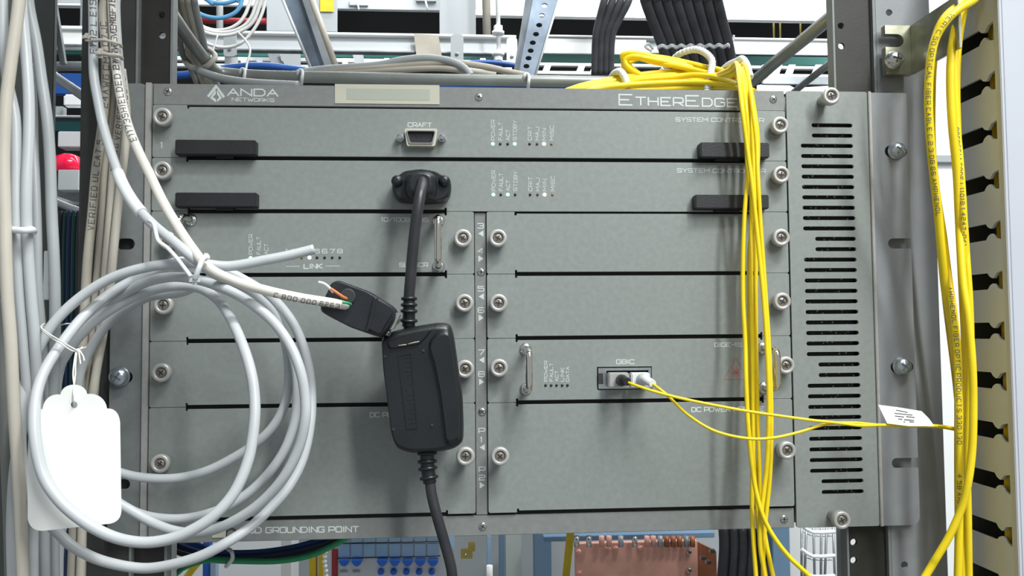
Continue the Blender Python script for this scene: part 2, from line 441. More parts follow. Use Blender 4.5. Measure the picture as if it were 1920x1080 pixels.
MB().box((.2412, -.0012, -.1328), (.2431, .02, .1335), .0003).build('side_edge', 'edge', ch, 'pale bare metal edge on the right')
def slot(x0, x1, z0, z1): return rrect(x0, z0, x1, z1, (z1 - z0) / 2 * .98)[::-1]
# left ear with closed slots
eh = []
for (x0, y0, x1, y1) in [(214, 447, 253, 468), (214, 696, 249, 718), (205, 898, 244, 918)]:
    a = pt(x0, y1, -1); b = pt(x1, y0, -1); eh.append(slot(max(a.x, -.2105), b.x, a.z, b.z))
MB().plate(rrect(-.2130, -.1316, -.1945, .1336, .003), eh, .0010, .0030).build('mounting_ear', 'ear', ch, 'left ear with oval slots')
# right ear with open notches
X0, X1 = .2433, .2668
nt = []
zs = []
for (x0, y0, x1, y1) in [(1672, 858, 1720, 878), (1665, 447, 1703, 466)]:
    a = pt(x0, y1, -1); b = pt(x1, y0, -1); zs.append((a.x, a.z, b.z))
P = [(X0, -.1328), (X1 - .005, -.1328)]
for k in range(5):
    an = math.radians(-90 + 22.5 * k); P.append((X1 - .005 + .005 * math.cos(an), -.1278 + .005 * math.sin(an)))
for (xx, za, zb) in zs:
    P.append((X1, za)); r = (zb - za) / 2
    for k in range(9):
        an = math.radians(-90 - 22.5 * k); P.append((xx + r + r * math.cos(an), za + r + r * math.sin(an)))
    P.append((X1, zb))
P += [(X1, .1332), (X0, .1332)]
eh = []
for (x0, y0, x1, y1) in [(1659, 273, 1700, 295), (1670, 677, 1712, 699)]:
    a = pt(x0, y1, -1); b = pt(x1, y0, -1); eh.append(slot(a.x, b.x, a.z, b.z))
MB().plate(P, eh, .0008, .0028).build('mounting_ear', 'upright', ch, 'right ear with open notches')

# hardware prototypes ---------------------------------------------------
def thumb_proto(parent, c, brass=True):
    c = Vector(c)
    o = MB().lathe([(.0032, 0), (.0032, .0085), (.0048, .0090), (.0053, .0097), (.0054, .0128), (.0051, .0137), (.0046, .0140), (.0034, .0140), (.0031, .0136), (.0031, .0120)], c, seg=24).build('thumbscrew', 'thumb', parent)
    MB().lathe([(.0028, .0120), (.0027, .0130), (.0018, .0134), (.0002, .0135)], c, seg=18).build('screw_centre', 'brass', o)
    mb = MB()
    for a in (20, 110):
        R = Matrix.Translation(c) @ Matrix.Rotation(math.radians(a), 4, 'Y')
        mb.box((-.0018, -.0138, -.00032), (.0018, -.0130, .00032), 0, R)
    mb.build('cross_recess', 'slotd', o); return o
def flat_screw(parent, px, py, m='steel', r=.0024, d=-1.0):
    c = pt(px, py, d); c.y = -d / 1000
    o = MB().lathe([(r, -.0005), (r, .0003), (r * .7, .0007), (.0001, .0008)], c, seg=18).build('panel_screw', m, parent)
    mb = MB(); a0 = random.uniform(0, 90)
    for a in (a0, a0 + 90):
        R = Matrix.Translation(c) @ Matrix.Rotation(math.radians(a), 4, 'Y'); mb.box((-r * .62, -.00095, -.00026), (r * .62, -.0004, .00026), 0, R)
    mb.build('cross_recess', 'slotd', o); return o
TS = {}
def thumbs(parent, pxl, d=-7, label=None):
    for (px, py) in pxl:
        p = pt(px, py, 14 + d); base = Vector((p.x, -d / 1000, p.z))
        if 'o' not in TS:
            TS['o'] = thumb_proto(parent, base); TS['off'] = WL[TS['o']] - base
        else:
            o = inst(TS['o'], parent, base + TS['off']); o.rotation_euler.y = random.uniform(0, 3)
for (x, y) in [(315, 172), (898, 182), (1450, 186)]: flat_screw(ch, x, y, 'steel')
for (x, y) in [(902, 510), (904, 772), (905, 987), (1470, 973)]: flat_screw(ch, x, y, 'steel', d=-1.5)
def bolt(parent, px, py, d, r=.0052, name='mounting_bolt'):
    c = pt(px, py, d + 5); c.y = -d / 1000
    o = MB().lathe([(r * 1.08, 0), (r * 1.08, .0012), (r, .0013), (r * .98, .0035), (r * .8, .0052), (r * .4, .0061), (.0001, .0063)], c, seg=26).build(name, 'zinc', parent)
    mb = MB()
    for a in (35, 125):
        R = Matrix.Translation(c) @ Matrix.Rotation(math.radians(a), 4, 'Y'); mb.box((-r * .55, -.0066, -r * .10), (r * .55, -.0050, r * .10), r * .05, R)
    mb.build('cross_recess', 'galvb', o); return o
bolt(ch, 219, 707, -1, .0054); bolt(ch, 1687, 280, -1, .0050); bolt(ch, 1697, 687, -1, .0052)
# lettering on the frame
lg = MB()
def pxpoly(mb, P, d):
    mb.add([pt(x, y, d + .06) for x, y in P], [list(range(len(P)))])
pxpoly(lg, [(405, 158), (388, 180), (392, 183), (406, 165)], -1); pxpoly(lg, [(405, 158), (422, 181), (418, 184), (406, 165)], -1)
pxpoly(lg, [(394, 184), (404, 168), (405, 176), (399, 182), (405, 186), (405, 192)], -1); pxpoly(lg, [(407, 168), (416, 184), (407, 191), (407, 187), (411, 183), (407, 177)], -1)
lg.build('maker_logo', 'print', ch, normals=False)
text('ANDA', 427, 179, 521, 180.5, 12.5, -1, ch, asp=1.5, sw=.2)
text('NETWORKS', 435, 189, 514, 191, 5.8, -1, ch, asp=1.4, sw=.2)
text('EtherEdge', 1161, 196.5, 1380, 200, 20, -1, ch, asp=1.15, sw=.14)
text('ESD GROUNDING POINT', 452, 999.5, 672, 997, 9.5, -1.5, ch, asp=1.4, sw=.22)
for s, y in (('3', 428), ('4', 475), ('5', 546), ('6', 586), ('7', 665), ('8', 706), ('P', 812), ('1', 829), ('P', 885), ('2', 900)):
    x = 901 + (y - 428) * .006 - (3 if s == '1' else 5.5)
    text(s, x, y, x + (4 if s == '1' else 11), y, 9, -1.5, ch, asp=1.3, sw=.18)
for y, s in ((438, -1), (485, 1), (556, -1), (596, 1), (675, -1), (716, 1), (839, -1), (910, 1)):
    x = 901.5 + (y - 428) * .006; mb = MB(); pxpoly(mb, [(x - 5 * s, y - 6), (x - 5 * s, y + 6), (x + 5 * s, y)], -1.5); mb.build('arrow_mark', 'print', ch, normals=False)
# grounding jack
c = pt(434, 1001, -1.5); MB().lathe([(.0035, -.0004), (.0035, .0003), (.0026, .0004), (.0025, -.0002)], Vector((c.x, .0015, c.z)), seg=16).build('grounding_jack', 'slotd', ch, 'dark round jack')
a = pt(398, 1008, -1.5); b = pt(424, 990, -1.5); MB().box((a.x, .0009, a.z), (b.x, .0014, b.z)).build('jack_label', 'sticker', ch, 'small beige sticker')
# asset sticker on the header
a = pt(628, 194, -1); b = pt(824, 160, -1)
t = MB().box((a.x, .0006, a.z), (b.x, .0010, b.z)).build('blank_sticker', 'sticker'); tag(t, 'blank beige sticker strip on the top edge of the chassis', 'sticker')
a = pt(650, 187, -1); b = pt(806, 168, -1); MB().box((a.x, .0005, a.z), (b.x, .0006, b.z)).build('blanked_patch', 'sticker2', t)

# ------------------------------------------------------------ modules
def bevel(o, wd=.00028):
    m = o.modifiers.new('bevel', 'BEVEL'); m.width = wd; m.segments = 1; m.limit_method = 'ANGLE'; m.angle_limit = math.radians(50)
def module(name, label, x0, x1, z0, z1, top=None, bot=None, holes=(), cat='module', group=None, rc=.0012):
    x0, x1, z0, z1 = [v * mm for v in (x0, x1, z0, z1)]; e = .00010; x0 += e; x1 -= e; z0 += e; z1 -= e
    T = thing(name, label, cat, ((x0 + x1) / 2, .001, z0), group)
    P = []; dp = .0011
    def corner(cx, cz, a0):
        for k in range(4):
            a = math.radians(a0 + 30 * k); P.append((cx + rc * math.cos(a), cz + rc * math.sin(a)))
    corner(x0 + rc, z0 + rc, 180)
    if bot:
        a, b = bot[0] * mm, bot[1] * mm
        P.extend([(a, z0), (a, z0 + 2 * dp), (a + .0012, z0 + 2 * dp), (a + .0012, z0 + dp), (b - .0012, z0 + dp), (b - .0012, z0 + 2 * dp), (b, z0 + 2 * dp), (b, z0)])
    corner(x1 - rc, z0 + rc, 270); corner(x1 - rc, z1 - rc, 0)
    if top:
        a, b = top[0] * mm, top[1] * mm
        P.extend([(b, z1), (b, z1 - 2 * dp), (b - .0012, z1 - 2 * dp), (b - .0012, z1 - dp), (a + .0012, z1 - dp), (a + .0012, z1 - 2 * dp), (a, z1 - 2 * dp), (a, z1)])
    corner(x0 + rc, z1 - rc, 90)
    o = MB().plate(P, list(holes), 0, .0020).build('faceplate', 'panel', T); bevel(o); return T
def led(parent, px, py, m, lit=False):
    c = pt(px, py, 0); c.y = .0002; r = .00105 if lit else .0008
    MB().lathe([(r, -.0003), (r, .0004), (r * .6, .0008), (.00001, .0009)], c, seg=12).build('indicator_led', m, parent, {'led_g': 'green led, lit', 'led_w': 'amber white led, lit'}.get(m))
def handle(parent, px, y0, y1, ro=.0021, sd=22):
    a = pt(px, y0 + 8, sd); b = pt(px, y1 - 8, sd); x = (a.x + b.x) / 2; yf = -sd / 1000
    P = spline([(x, 0, a.z), (x, yf * .55, a.z), (x, yf * .88, a.z - .0012), (x, yf, a.z - .0045), (x, yf, b.z + .0045), (x, yf * .88, b.z + .0012), (x, yf * .55, b.z), (x, 0, b.z)], 6)
    o = MB().tube(P, ro, 14).build('handle', 'chrome', parent, 'polished metal pull handle')
    for z in (a.z, b.z): MB().lathe([(.0036, 0), (.0036, .0006), (.0022, .0010)], Vector((x, 0, z)), seg=18).build('handle_collar', 'steel', o)
def ejector(parent, x0, y0, x1, y1, tx0, tx1):
    mb = MB(); boxpx(mb, x0, y0, x1, y1, 7.5, 7.5, .5); o = mb.build('ejector_lever', 'blackp', parent, 'flat black plastic lever')
    mb = MB(); boxpx(mb, tx0, y1 - 1, tx1, y1 + 6, 4, 3.9, .2); mb.build('lever_tab', 'blackp', o)
c1 = module('controller_module', 'upper full-width grey controller module with an open nine-pin port', -190.5, 188.6, 89.7, 121.0, (-171, 170), (-171, 171))
c2 = module('controller_module', 'lower full-width grey controller module with black plug fitted', -190.5, 188.6, 58.3, 89.7, (-171, 171), (-170, -19.5))
thumbs(c1, [(303, 218), (1464, 234)]); thumbs(c2, [(303, 319), (1466, 327)])
l3 = module('network_module', 'grey module with chrome handles and link lights, left column top', -190.5, -3.2, 20.9, 58.3, (-170, -19.5), (-170, -19.5))
l5 = module('blank_module', 'plain grey blank module in the left column below the chrome-handled one', -190.5, -3.2, -17.3, 20.9, (-170, -19.5), (-170, -19.5))
l7 = module('blank_module', 'plain grey blank module in the left column above the power module', -190.5, -3.2, -55.3, -17.3, (-170, -19.5), (-170, -19.5))
lp = module('power_module', 'tall grey power module in the left column behind the grey cable coil', -190.5, -3.2, -119.7, -55.3, (-170, -19.5), (-170, -19.5))
r3 = module('blank_module', 'plain grey blank module at the top of the right column', 4.1, 188.6, 20.9, 58.3, (21, 171), (21, 171))
r5 = module('blank_module', 'plain grey blank module right column, above the fibre optic module', 4.1, 188.6, -17.3, 20.9, (21, 171), (21, 171))
ga, gb = pt(1120, 731, 0), pt(1222, 687, 0)
r7 = module('fibre_module', 'grey fibre optic module with chrome handles and yellow cords plugged in', 4.1, 188.6, -55.3, -17.3, (21, 171), (21, 171), [[(ga.x, ga.z), (ga.x, gb.z), (gb.x, gb.z), (gb.x, ga.z)]])
rp = module('power_module', 'tall grey power module at the bottom of the right column', 4.1, 188.6, -119.7, -55.3, (21, 171), (21, 171))
thumbs(l3, [(313, 450), (868, 446)]); thumbs(l5, [(305, 572), (871, 568)]); thumbs(l7, [(301, 699), (872, 692)]); thumbs(lp, [(299, 870)]); thumbs(lp, [(873, 856)], 0)
thumbs(r3, [(934, 446), (1466, 445)]); thumbs(r5, [(935, 568), (1468, 565)]); thumbs(r7, [(936, 690), (1475, 685)]); thumbs(rp, [(938, 856)], -1); thumbs(rp, [(1477, 845)], -2)
ejector(c1, 328, 262, 479, 290, 405, 438); ejector(c2, 328, 361, 481, 388, 405, 438)
ejector(c1, 1314, 267, 1443, 295, 1341, 1388); ejector(c2, 1304, 365, 1442, 391, 1341, 1388)
handle(l3, 821, 397, 502); handle(l3, 335, 395, 472); handle(r7, 992, 648, 742); handle(r7, 1457, 646, 740)
# controller ports and lights
def dport(parent, px, py):
    c = pt(px, py, 0)
    def dsh(wt, wb, h, r=.001):
        return [(c.x - wt, c.z + h), (c.x - wt - .0006, c.z + h - .0008), (c.x - wb - .0004, c.z - h + .0008), (c.x - wb + .0003, c.z - h), (c.x + wb - .0003, c.z - h), (c.x + wb + .0004, c.z - h + .0008), (c.x + wt + .0006, c.z + h - .0008), (c.x + wt, c.z + h)]
    o = MB().plate(dsh(.0090, .0080, .0052), [dsh(.0080, .0068, .0040)[::-1]], -.0052, 0).build('serial_port', 'sticker', parent, 'nine-pin port in a cream surround')
    MB().plate(dsh(.0080, .0068, .0040), [dsh(.0073, .0061, .0034)[::-1]], -.0060, 0).build('metal_shell', 'steel', o)
    MB().plate(dsh(.0072, .0060, .0033), [], -.0038, 0).build('socket_face', 'blackp', o)
    mb = MB()
    for k in range(5): mb.lathe([(.00045, .0038), (.00045, .0040)], Vector((c.x - .0052 + k * .0026, 0, c.z + .0012)), seg=8)
    for k in range(4): mb.lathe([(.00045, .0038), (.00045, .0040)], Vector((c.x - .0039 + k * .0026, 0, c.z - .0012)), seg=8)
    mb.build('pin_hole', 'slotd', o)
    for s in (-1, 1):
        MB().lathe([(.0024, 0), (.0024, .003), (.0019, .0032), (.0019, .0058), (.0012, .0062)], Vector((c.x + s * .0124, 0, c.z)), seg=6, smooth=False).build('jack_screw', 'steel', o)
dport(c1, 790, 261); text('1', 301, 277, 305, 277, 10, 0, c1, 'print2', sw=.2)
text('CRAFT', 765, 237.5, 809, 238, 7.5, 0, c1, 'print2', asp=1.35, sw=.25)
for mod, y, xs, lit in ((c1, 270, (924, 938, 952, 965, 993, 1007, 1020, 1034), {0: 'led_g', 3: 'led_g', 6: 'led_w'}), (c2, 365, (925, 939, 952, 966, 994, 1008, 1021, 1036), {0: 'led_g', 2: 'led_g', 6: 'led_w'})):
    for i, (x, s, n) in enumerate(zip(xs, ('POWER', 'FAULT', 'ACT', 'STDBY', 'CRIT', 'MAJ', 'MIN', 'MISC'), (38, 33, 20, 37, 26, 24, 22, 27))):
        m = lit.get(i, 'led_x' if i < 5 else ('led_r' if i == 5 else 'led_o'))
        led(mod, x, y, m, i in lit)
        text(s, x + 3.5, y - 7, x + 3.5, y - 7 - n, 6.5, 0, mod, 'print2', asp=1.2, sw=.18)
text('SYSTEM CONTROLLER', 1267, 227.5, 1432, 229, 7, 0, c1, 'print2', asp=1.35, sw=.25)
text('SYSTEM CONTROLLER', 1270, 323, 1435, 324, 7, 0, c2, 'print2', asp=1.35, sw=.25)
text('10/100B', 715, 415, 768, 415.5, 7, 0, l3, 'print2', asp=1.25, sw=.25); text('BS', 786, 415.5, 803, 415.5, 7, 0, l3, 'print2', asp=1.25, sw=.25)
text('SUBSCR', 749, 500, 802, 500, 7, 0, l3, 'print2', asp=1.35, sw=.25)
text('LINK', 570, 503.5, 604, 503, 8, 0, l3, 'print', asp=1.35, sw=.25)
mb = MB(); pxpoly(mb, [(536, 499), (562, 498.6), (562, 500), (536, 500.4)], 0); pxpoly(mb, [(611, 498.2), (637, 498), (637, 499.4), (611, 499.6)], 0); mb.build('link_rule', 'print2', l3, normals=False)
for k in range(8):
    x = 537.5 + 14.25 * k; led(l3, x, 483, {2: 'led_o', 3: 'led_w'}.get(k, 'led_x'), k == 3)
    text(str(k + 1), x - (2 if k == 0 else 4.5), 474.5, x + (2 if k == 0 else 4.5), 474.5, 7, 0, l3, 'print2', asp=1.3, sw=.25)
for x, s, n, m in ((470, 'POWER', 37, 'led_g'), (485, 'FAULT', 33, 'led_x'), (499, 'ACT', 20, 'led_x')):
    led(l3, x, 484, m, m == 'led_g'); text(s, x + 3.5, 477, x + 3.5, 477 - n, 6.5, 0, l3, 'print2', asp=1.2, sw=.18)
text('GIGE-1S T', 1340, 650, 1404, 650, 7, 0, r7, 'print2', asp=1.35, sw=.25)
text('GBIC', 1156, 682, 1189, 682, 7.5, 0, r7, 'print2', asp=1.3, sw=.25)
for x, s, n in zip((1023, 1033.5, 1043.5, 1054, 1064), ('POWER', 'FAULT', 'ACT', 'LINK', 'DATA'), (38, 34, 20, 25, 27)):
    led(r7, x, 722.5, 'led_x'); text(s, x + 3, 715, x + 3, 715 - n, 5.6, 0, r7, 'print2', asp=1.2, sw=.22)
mb = MB()
for a, b in (((1380, 671), (1357, 712)), ((1357, 712), (1403, 711)), ((1403, 711), (1380, 671)), ((1370, 699), (1392, 698)), ((1374, 691), (1387, 706)), ((1387, 691), (1373, 706)), ((1380.5, 688), (1380, 709))):
    th = .5; dx, dy = b[0] - a[0], b[1] - a[1]; L = math.hypot(dx, dy); nx, ny = -dy / L * th, dx / L * th
    pxpoly(mb, [(a[0] - nx, a[1] - ny), (b[0] - nx, b[1] - ny), (b[0] + nx, b[1] + ny), (a[0] + nx, a[1] + ny)], 0)
pxpoly(mb, [(1380 + 4 * math.cos(k * .785), 698.5 + 4 * math.sin(k * .785)) for k in range(8)], 0.01)
mb.build('laser_warning_mark', 'red_print', r7, 'red triangle with a starburst', normals=False)
text('DC POWER MODULE', 694, 782, 829, 780, 8, 0, lp, 'print', asp=1.3, sw=.25)
text('DC POWER MODULE', 1297, 772, 1432, 770.5, 8, 0, rp, 'print', asp=1.3, sw=.25)
# fibre transceiver in its opening
g = Vector(((ga.x + gb.x) / 2, 0, (ga.z + gb.z) / 2))
tr = thing('transceiver', 'small metal optical transceiver in the opening of the fibre module', 'transceiver', (g.x, .01, ga.z))
e = .0006
MB().plate([(ga.x + e, ga.z + e), (gb.x - e, ga.z + e), (gb.x - e, gb.z - e), (ga.x + e, gb.z - e)], [[(ga.x + .0055, ga.z + .0028), (ga.x + .0055, gb.z - .0022), (gb.x - .0022, gb.z - .0022), (gb.x - .0022, ga.z + .0028)]], -.0006, .0028).build('metal_cage', 'steel', tr)
mb = MB(); boxpx(mb, 1121.5, 700, 1131, 720, 1.2, .5); mb.build('latch', 'slotd', tr)
MB().box((ga.x + .0056, .0022, ga.z + .0029), (gb.x - .0023, .0030, gb.z - .0023)).build('bore', 'inner', tr)
# ------------------------------------------------------------ fan tray with slotted vent
ft = thing('vent_panel', 'tall grey vent panel with rows of horizontal slots at the right', 'vent panel', (.215, .001, -.1328))
za = pt(1560, 235, 0).z; zb = pt(1580, 922, 0).z; holes = []
xl = pt(1502, 294, 0).x; xr = pt(1600, 294, 0).x; xs_ = pt(1522, 245, 0).x; xl2 = pt(1519, 882, 0).x; 
for k in range(36):
    z = za + (zb - za) * k / 35; x0 = (xs_ + (k > 5) * .0004) if k in (0, 1, 11, 12, 23, 24, 34, 35) else xl + (xl2 - xl) * k / 35
    holes.append(slot(x0, xr + (.0006 * k / 35), z - .00125, z + .00125))
MB().plate(rrect(.1895, -.1326, .2410, .1334, .0015), holes, 0, .0016).build('slotted_face', 'panel', ft)
MB().box((.192, .0045, -.130), (.240, .0072, .131)).build('foam_filter', 'filter', ft, 'dark speckled filter behind the slots')
thumbs(ft, [(1560, 179), (1580, 976)], 0)
# ------------------------------------------------------------ adapter with its black cord
ad = thing('serial_adapter', 'black inline adapter box on a black cord plugged into the lower controller', 'adapter', pt(795, 730, 12))
def outline_px(P, d, n=6): return [pt(x, y, d) for x, y in P]
def closed_spline(P, n=4):
    k = len(P); out = []
    for i in range(k):
        a, b, c, d = [Vector((*P[(i + j - 1) % k], 0)) for j in range(4)]
        for j in range(n):
            t = j / n; v = .5 * ((2 * b) + (c - a) * t + (2 * a - 5 * b + 4 * c - d) * t * t + (3 * b - a - 3 * c + d) * t ** 3); out.append((v.x, v.y))
    return out
def rounded(P, r, n=3):
    """round the corners of a pixel polygon"""
    out = []; k = len(P)
    for i in range(k):
        a, b, c = Vector(P[i - 1]), Vector(P[i]), Vector(P[(i + 1) % k]); u = (a - b); v = (c - b)
        q = min(r, u.length * .45, v.length * .45); p0 = b + u.normalized() * q; p1 = b + v.normalized() * q
        for j in range(n + 1):
            t = j / n; p = p0 * (1 - t) ** 2 + b * 2 * t * (1 - t) + p1 * t * t; out.append((p.x, p.y))
    return out
def loftpx(P, levels):
    """levels: (depth mm, inset scale[, dx, dy]) around the centroid of the pixel outline, sized as seen at the first front level"""
    cx = sum(p[0] for p in P) / len(P); cy = sum(p[1] for p in P) / len(P); ref = max(l[0] for l in levels); rings = []
    base = [pt(x, y, ref) for x, y in P]; c = pt(cx, cy, ref)
    for l in levels:
        r = []
        for b in base:
            v = c + (b - c) * l[1]; v = Vector((v.x, -l[0] / 1000, v.z))
            if len(l) > 2: v += Vector((l[2] / 1000, 0, l[3] / 1000))
            r.append(v)
        rings.append(r)
    return MB().loft(rings)
P = rounded([(734, 331), (747, 327), (757, 319), (790, 315), (820, 320), (831, 328), (843, 330), (847, 345), (844, 366), (832, 375), (790, 378), (745, 374), (734, 360)], 8)
loftpx(P, [(0.3, .97), (3, 1), (11, 1), (14.5, .97), (16, .90)]).build('plug_hood', 'blackg', ad)
for x in (744, 833):
    c = pt(x, 338, 19); MB().lathe([(.0034, .006), (.0034, .0165), (.0028, .0185), (.001, .0192)], Vector((c.x, 0, c.z)), seg=18).build('hood_thumbscrew', 'blackg', ad)
P = rounded([(762, 322), (782, 317), (806, 318), (818, 326), (820, 356), (812, 371), (768, 371), (758, 356), (758, 332)], 10)
loftpx(P, [(12, 1.0), (20, .97), (23, .85), (25, .6)]).build('hood_crown', 'blackg', ad)
cable('cord', [(789, 335, 18), (792, 345, 27), (788, 365, 34), (783, 395, 36), (777, 440, 35), (773, 480, 34), (770, 520, 33), (767, 560, 32), (767, 620, 31)], 3.1, 'blackc', 'glossy upper length of cord', parent=ad)
def relief(pts, r0, r1, n, label):
    P = spline([pt(*p) for p in pts], 10); k = len(P)
    o = MB().tube(P, 1, 16, lambda t: (r0 + (r1 - r0) * t) * .72 / 1000).build('strain_relief', 'blackg', ad, label)
    for i in range(n):
        f = (i + .3) / n; j = int(f * (k - 2)); a, b = P[j], P[min(j + 2, k - 1)]; rr = (r0 + (r1 - r0) * f) / 1000
        mid = a.lerp(b, .5); ax = (b - a).normalized()
        MB().lathe([(rr * .8, -.0010), (rr, -.0006), (rr, .0006), (rr * .8, .0010)], mid, ax, seg=20).build('relief_ring', 'blackg', o)
relief([(767, 557, 32), (767, 580, 32), (766, 612, 31)], 4.4, 5.0, 4, None)
# body
P = rounded([(713, 637), (722, 625), (738, 620), (790, 609), (826, 604), (845, 607), (852, 632), (860, 690), (868, 745), (870, 800), (869, 832), (851, 845), (820, 851), (770, 853), (742, 844), (732, 818), (724, 752), (716, 690)], 11)
loftpx(P, [(14, .90, 1, 0), (16, .97), (20, 1.0), (33, 1.0), (37, .985), (39.5, .95, -.4, 0), (40.4, .90, -.8, -.4)]).build('adapter_case', 'blackg', ad, 'rounded black adapter case')
# raised back ridge on the right of the case
P = rounded([(802, 640), (822, 616), (842, 614), (853, 690), (862, 770), (862, 830), (850, 838), (838, 838), (826, 740), (812, 670)], 9)
loftpx(P, [(37, 1), (41.5, .97), (43.2, .88)]).build('case_ridge', 'blackg', ad)
P = rounded([(722, 640), (800, 620), (812, 616), (796, 636), (785, 646), (728, 655)], 5)
loftpx(P, [(38, 1), (41.2, .96), (41.8, .88)]).build('case_shoulder', 'blackg', ad)
fr = [(746, 666), (770, 662), (783, 803), (762, 805)]
Q = [pt(x, y, 40.9) for x, y in fr]; cx = sum(q.x for q in Q) / 4; cz = sum(q.z for q in Q) / 4
inn = [(cx + (q.x - cx) * .93, cz + (q.z - cz) * .985) for q in Q][::-1]
MB().plate([(q.x, q.z) for q in Q], [inn], -.0409, -.0398).build('label_frame', 'blackp', ad, 'moulded frame line')
a, b = pt(771, 668, 40.6), pt(783, 802, 40.6)
polys, tot = strokes('USB SERIAL'.replace('USB SERIAL', 'IIIICCIIRRII'), 1.1, .5)
mb = MB(); U = (b - a); Ln = U.length; U.normalize(); V = Vector((-U.z, 0, U.x)) * -1
for lv, q in quads(polys, .14): mb.add([a + U * (p[0] * Ln / tot) + V * (p[1] * .0042) + Vector((0, -lv * 2e-5, 0)) for p in q], [[0, 1, 2, 3]])
mb.build('embossed_marks', 'hood', ad, 'faint embossed marks', normals=False)
for x, y in ((722, 668), (794, 657), (738, 805), (810, 797)):
    c = pt(x, y, 41); MB().lathe([(.0008, .0395), (.0008, .0411)], Vector((c.x, 0, c.z)), seg=10).build('case_pinhole', 'slotd', ad)
mb = MB()
for a, b in (((747, 648), (762, 646)), ((765, 645), (782, 641)), ((780, 642), (786, 640))):
    p, q = pt(*a, 41.95), pt(*b, 41.95); mb.tube([p, q], .00025, 5)
mb.build('scuff', 'sticker', ad, 'pale scuff on the top edge')
relief([(801, 846, 30), (802, 875, 31), (806, 906, 32)], 5.6, 5.0, 4, None)
cable('cord', [(806, 900, 32), (810, 930, 33), (820, 970, 34), (833, 1015, 34), (845, 1060, 34), (851, 1100, 34)], 3.0, 'blackc', 'lower length of cord hanging below the case', parent=ad)

# ------------------------------------------------------------ loose connector hood
hd = thing('connector_hood', 'loose black connector hood lying on the end of the beige cable', 'connector', pt(670, 580, 40))
P = rounded([(598, 583), (598, 570), (612, 545), (618, 529), (632, 524), (690, 545), (733, 572), (742, 582), (740, 600), (730, 618), (716, 634), (695, 628), (655, 614), (612, 592)], 6)
loftpx(P, [(34, .93), (36, 1), (50, 1), (54, .97), (56, .91)]).build('hood_shell', 'hood', hd)
P = rounded([(700, 556), (736, 576), (738, 584), (712, 628), (686, 616)], 4)
loftpx(P, [(53, 1), (57.0, .98), (58, .93)]).build('hood_shoulder', 'hood', hd)
P = rounded([(706, 558), (709, 560), (690, 622), (686, 620)], 1)
loftpx(P, [(56, 1), (58.6, .98)]).build('hood_rib', 'hood', hd)
c = pt(652, 556, 56.2); MB().lathe([(.0042, .0562), (.0042, .0568), (.0036, .0569)], Vector((c.x, 0, c.z)), seg=18).build('cable_hole', 'slotd', hd, 'dark round cable opening')
for a, b, r in (((738, 596), (744, 604), .0022), ((722, 622), (730, 626), .0014)):
    MB().tube([pt(*a, 46), pt(*b, 48)], r, 12).build('jack_screw', 'steel', hd)
P = [(737, 583), (750, 590), (738, 616), (726, 620)]
loftpx(rounded(P, 2), [(40, 1), (50, 1)]).build('metal_shell', 'steel', hd)
# ------------------------------------------------------------ beige cable into the hood
o, P = cable('beige_cable', [(208, -30, 22), (210, 0, 22), (213, 60, 22), (216, 110, 22), (221, 150, 23), (228, 190, 25), (240, 235, 30), (258, 280, 36), (280, 325, 44), (304, 375, 54), (330, 420, 64), (362, 468, 78), (392, 503, 84), (440, 527, 80), (500, 545, 72), (560, 558, 66), (610, 566, 60), (640, 571, 57), (656, 574, 52)], 2.55, 'cream', 'beige printed cable swinging from the left bundle into the loose connector hood')
cabletext('11931 CC', P, .00255, .006, .0030, o, rev=True); cabletext('CMR C VERIFIED', P, .00255, .050, .0030, o, rev=True); cabletext('E1173SHIELDED 24AWG CMG 75C', P, .00255, .098, .0030, o, rev=True, off=.0)
cabletext('C 800 000 6263', P, .00255, .235, .0022, o, off=-.45, m='inkb')
for nm, L, m, lb in (('bare_wire', [(597, 529, 60), (608, 532, 60), (618, 540, 60), (625, 548, 59)], 'tie', 'white end of the stripped pair'), ('twisted_wire', [(620, 541, 60), (632, 549, 60), (642, 556, 59), (650, 560, 57)], 'pink', 'orange stripped wire'), ('bare_wire', [(642, 567, 61), (651, 568, 60), (658, 571, 58)], 'greenw', 'green stripped wire')):
    cable(nm, L, .75, m, lb, parent=o)

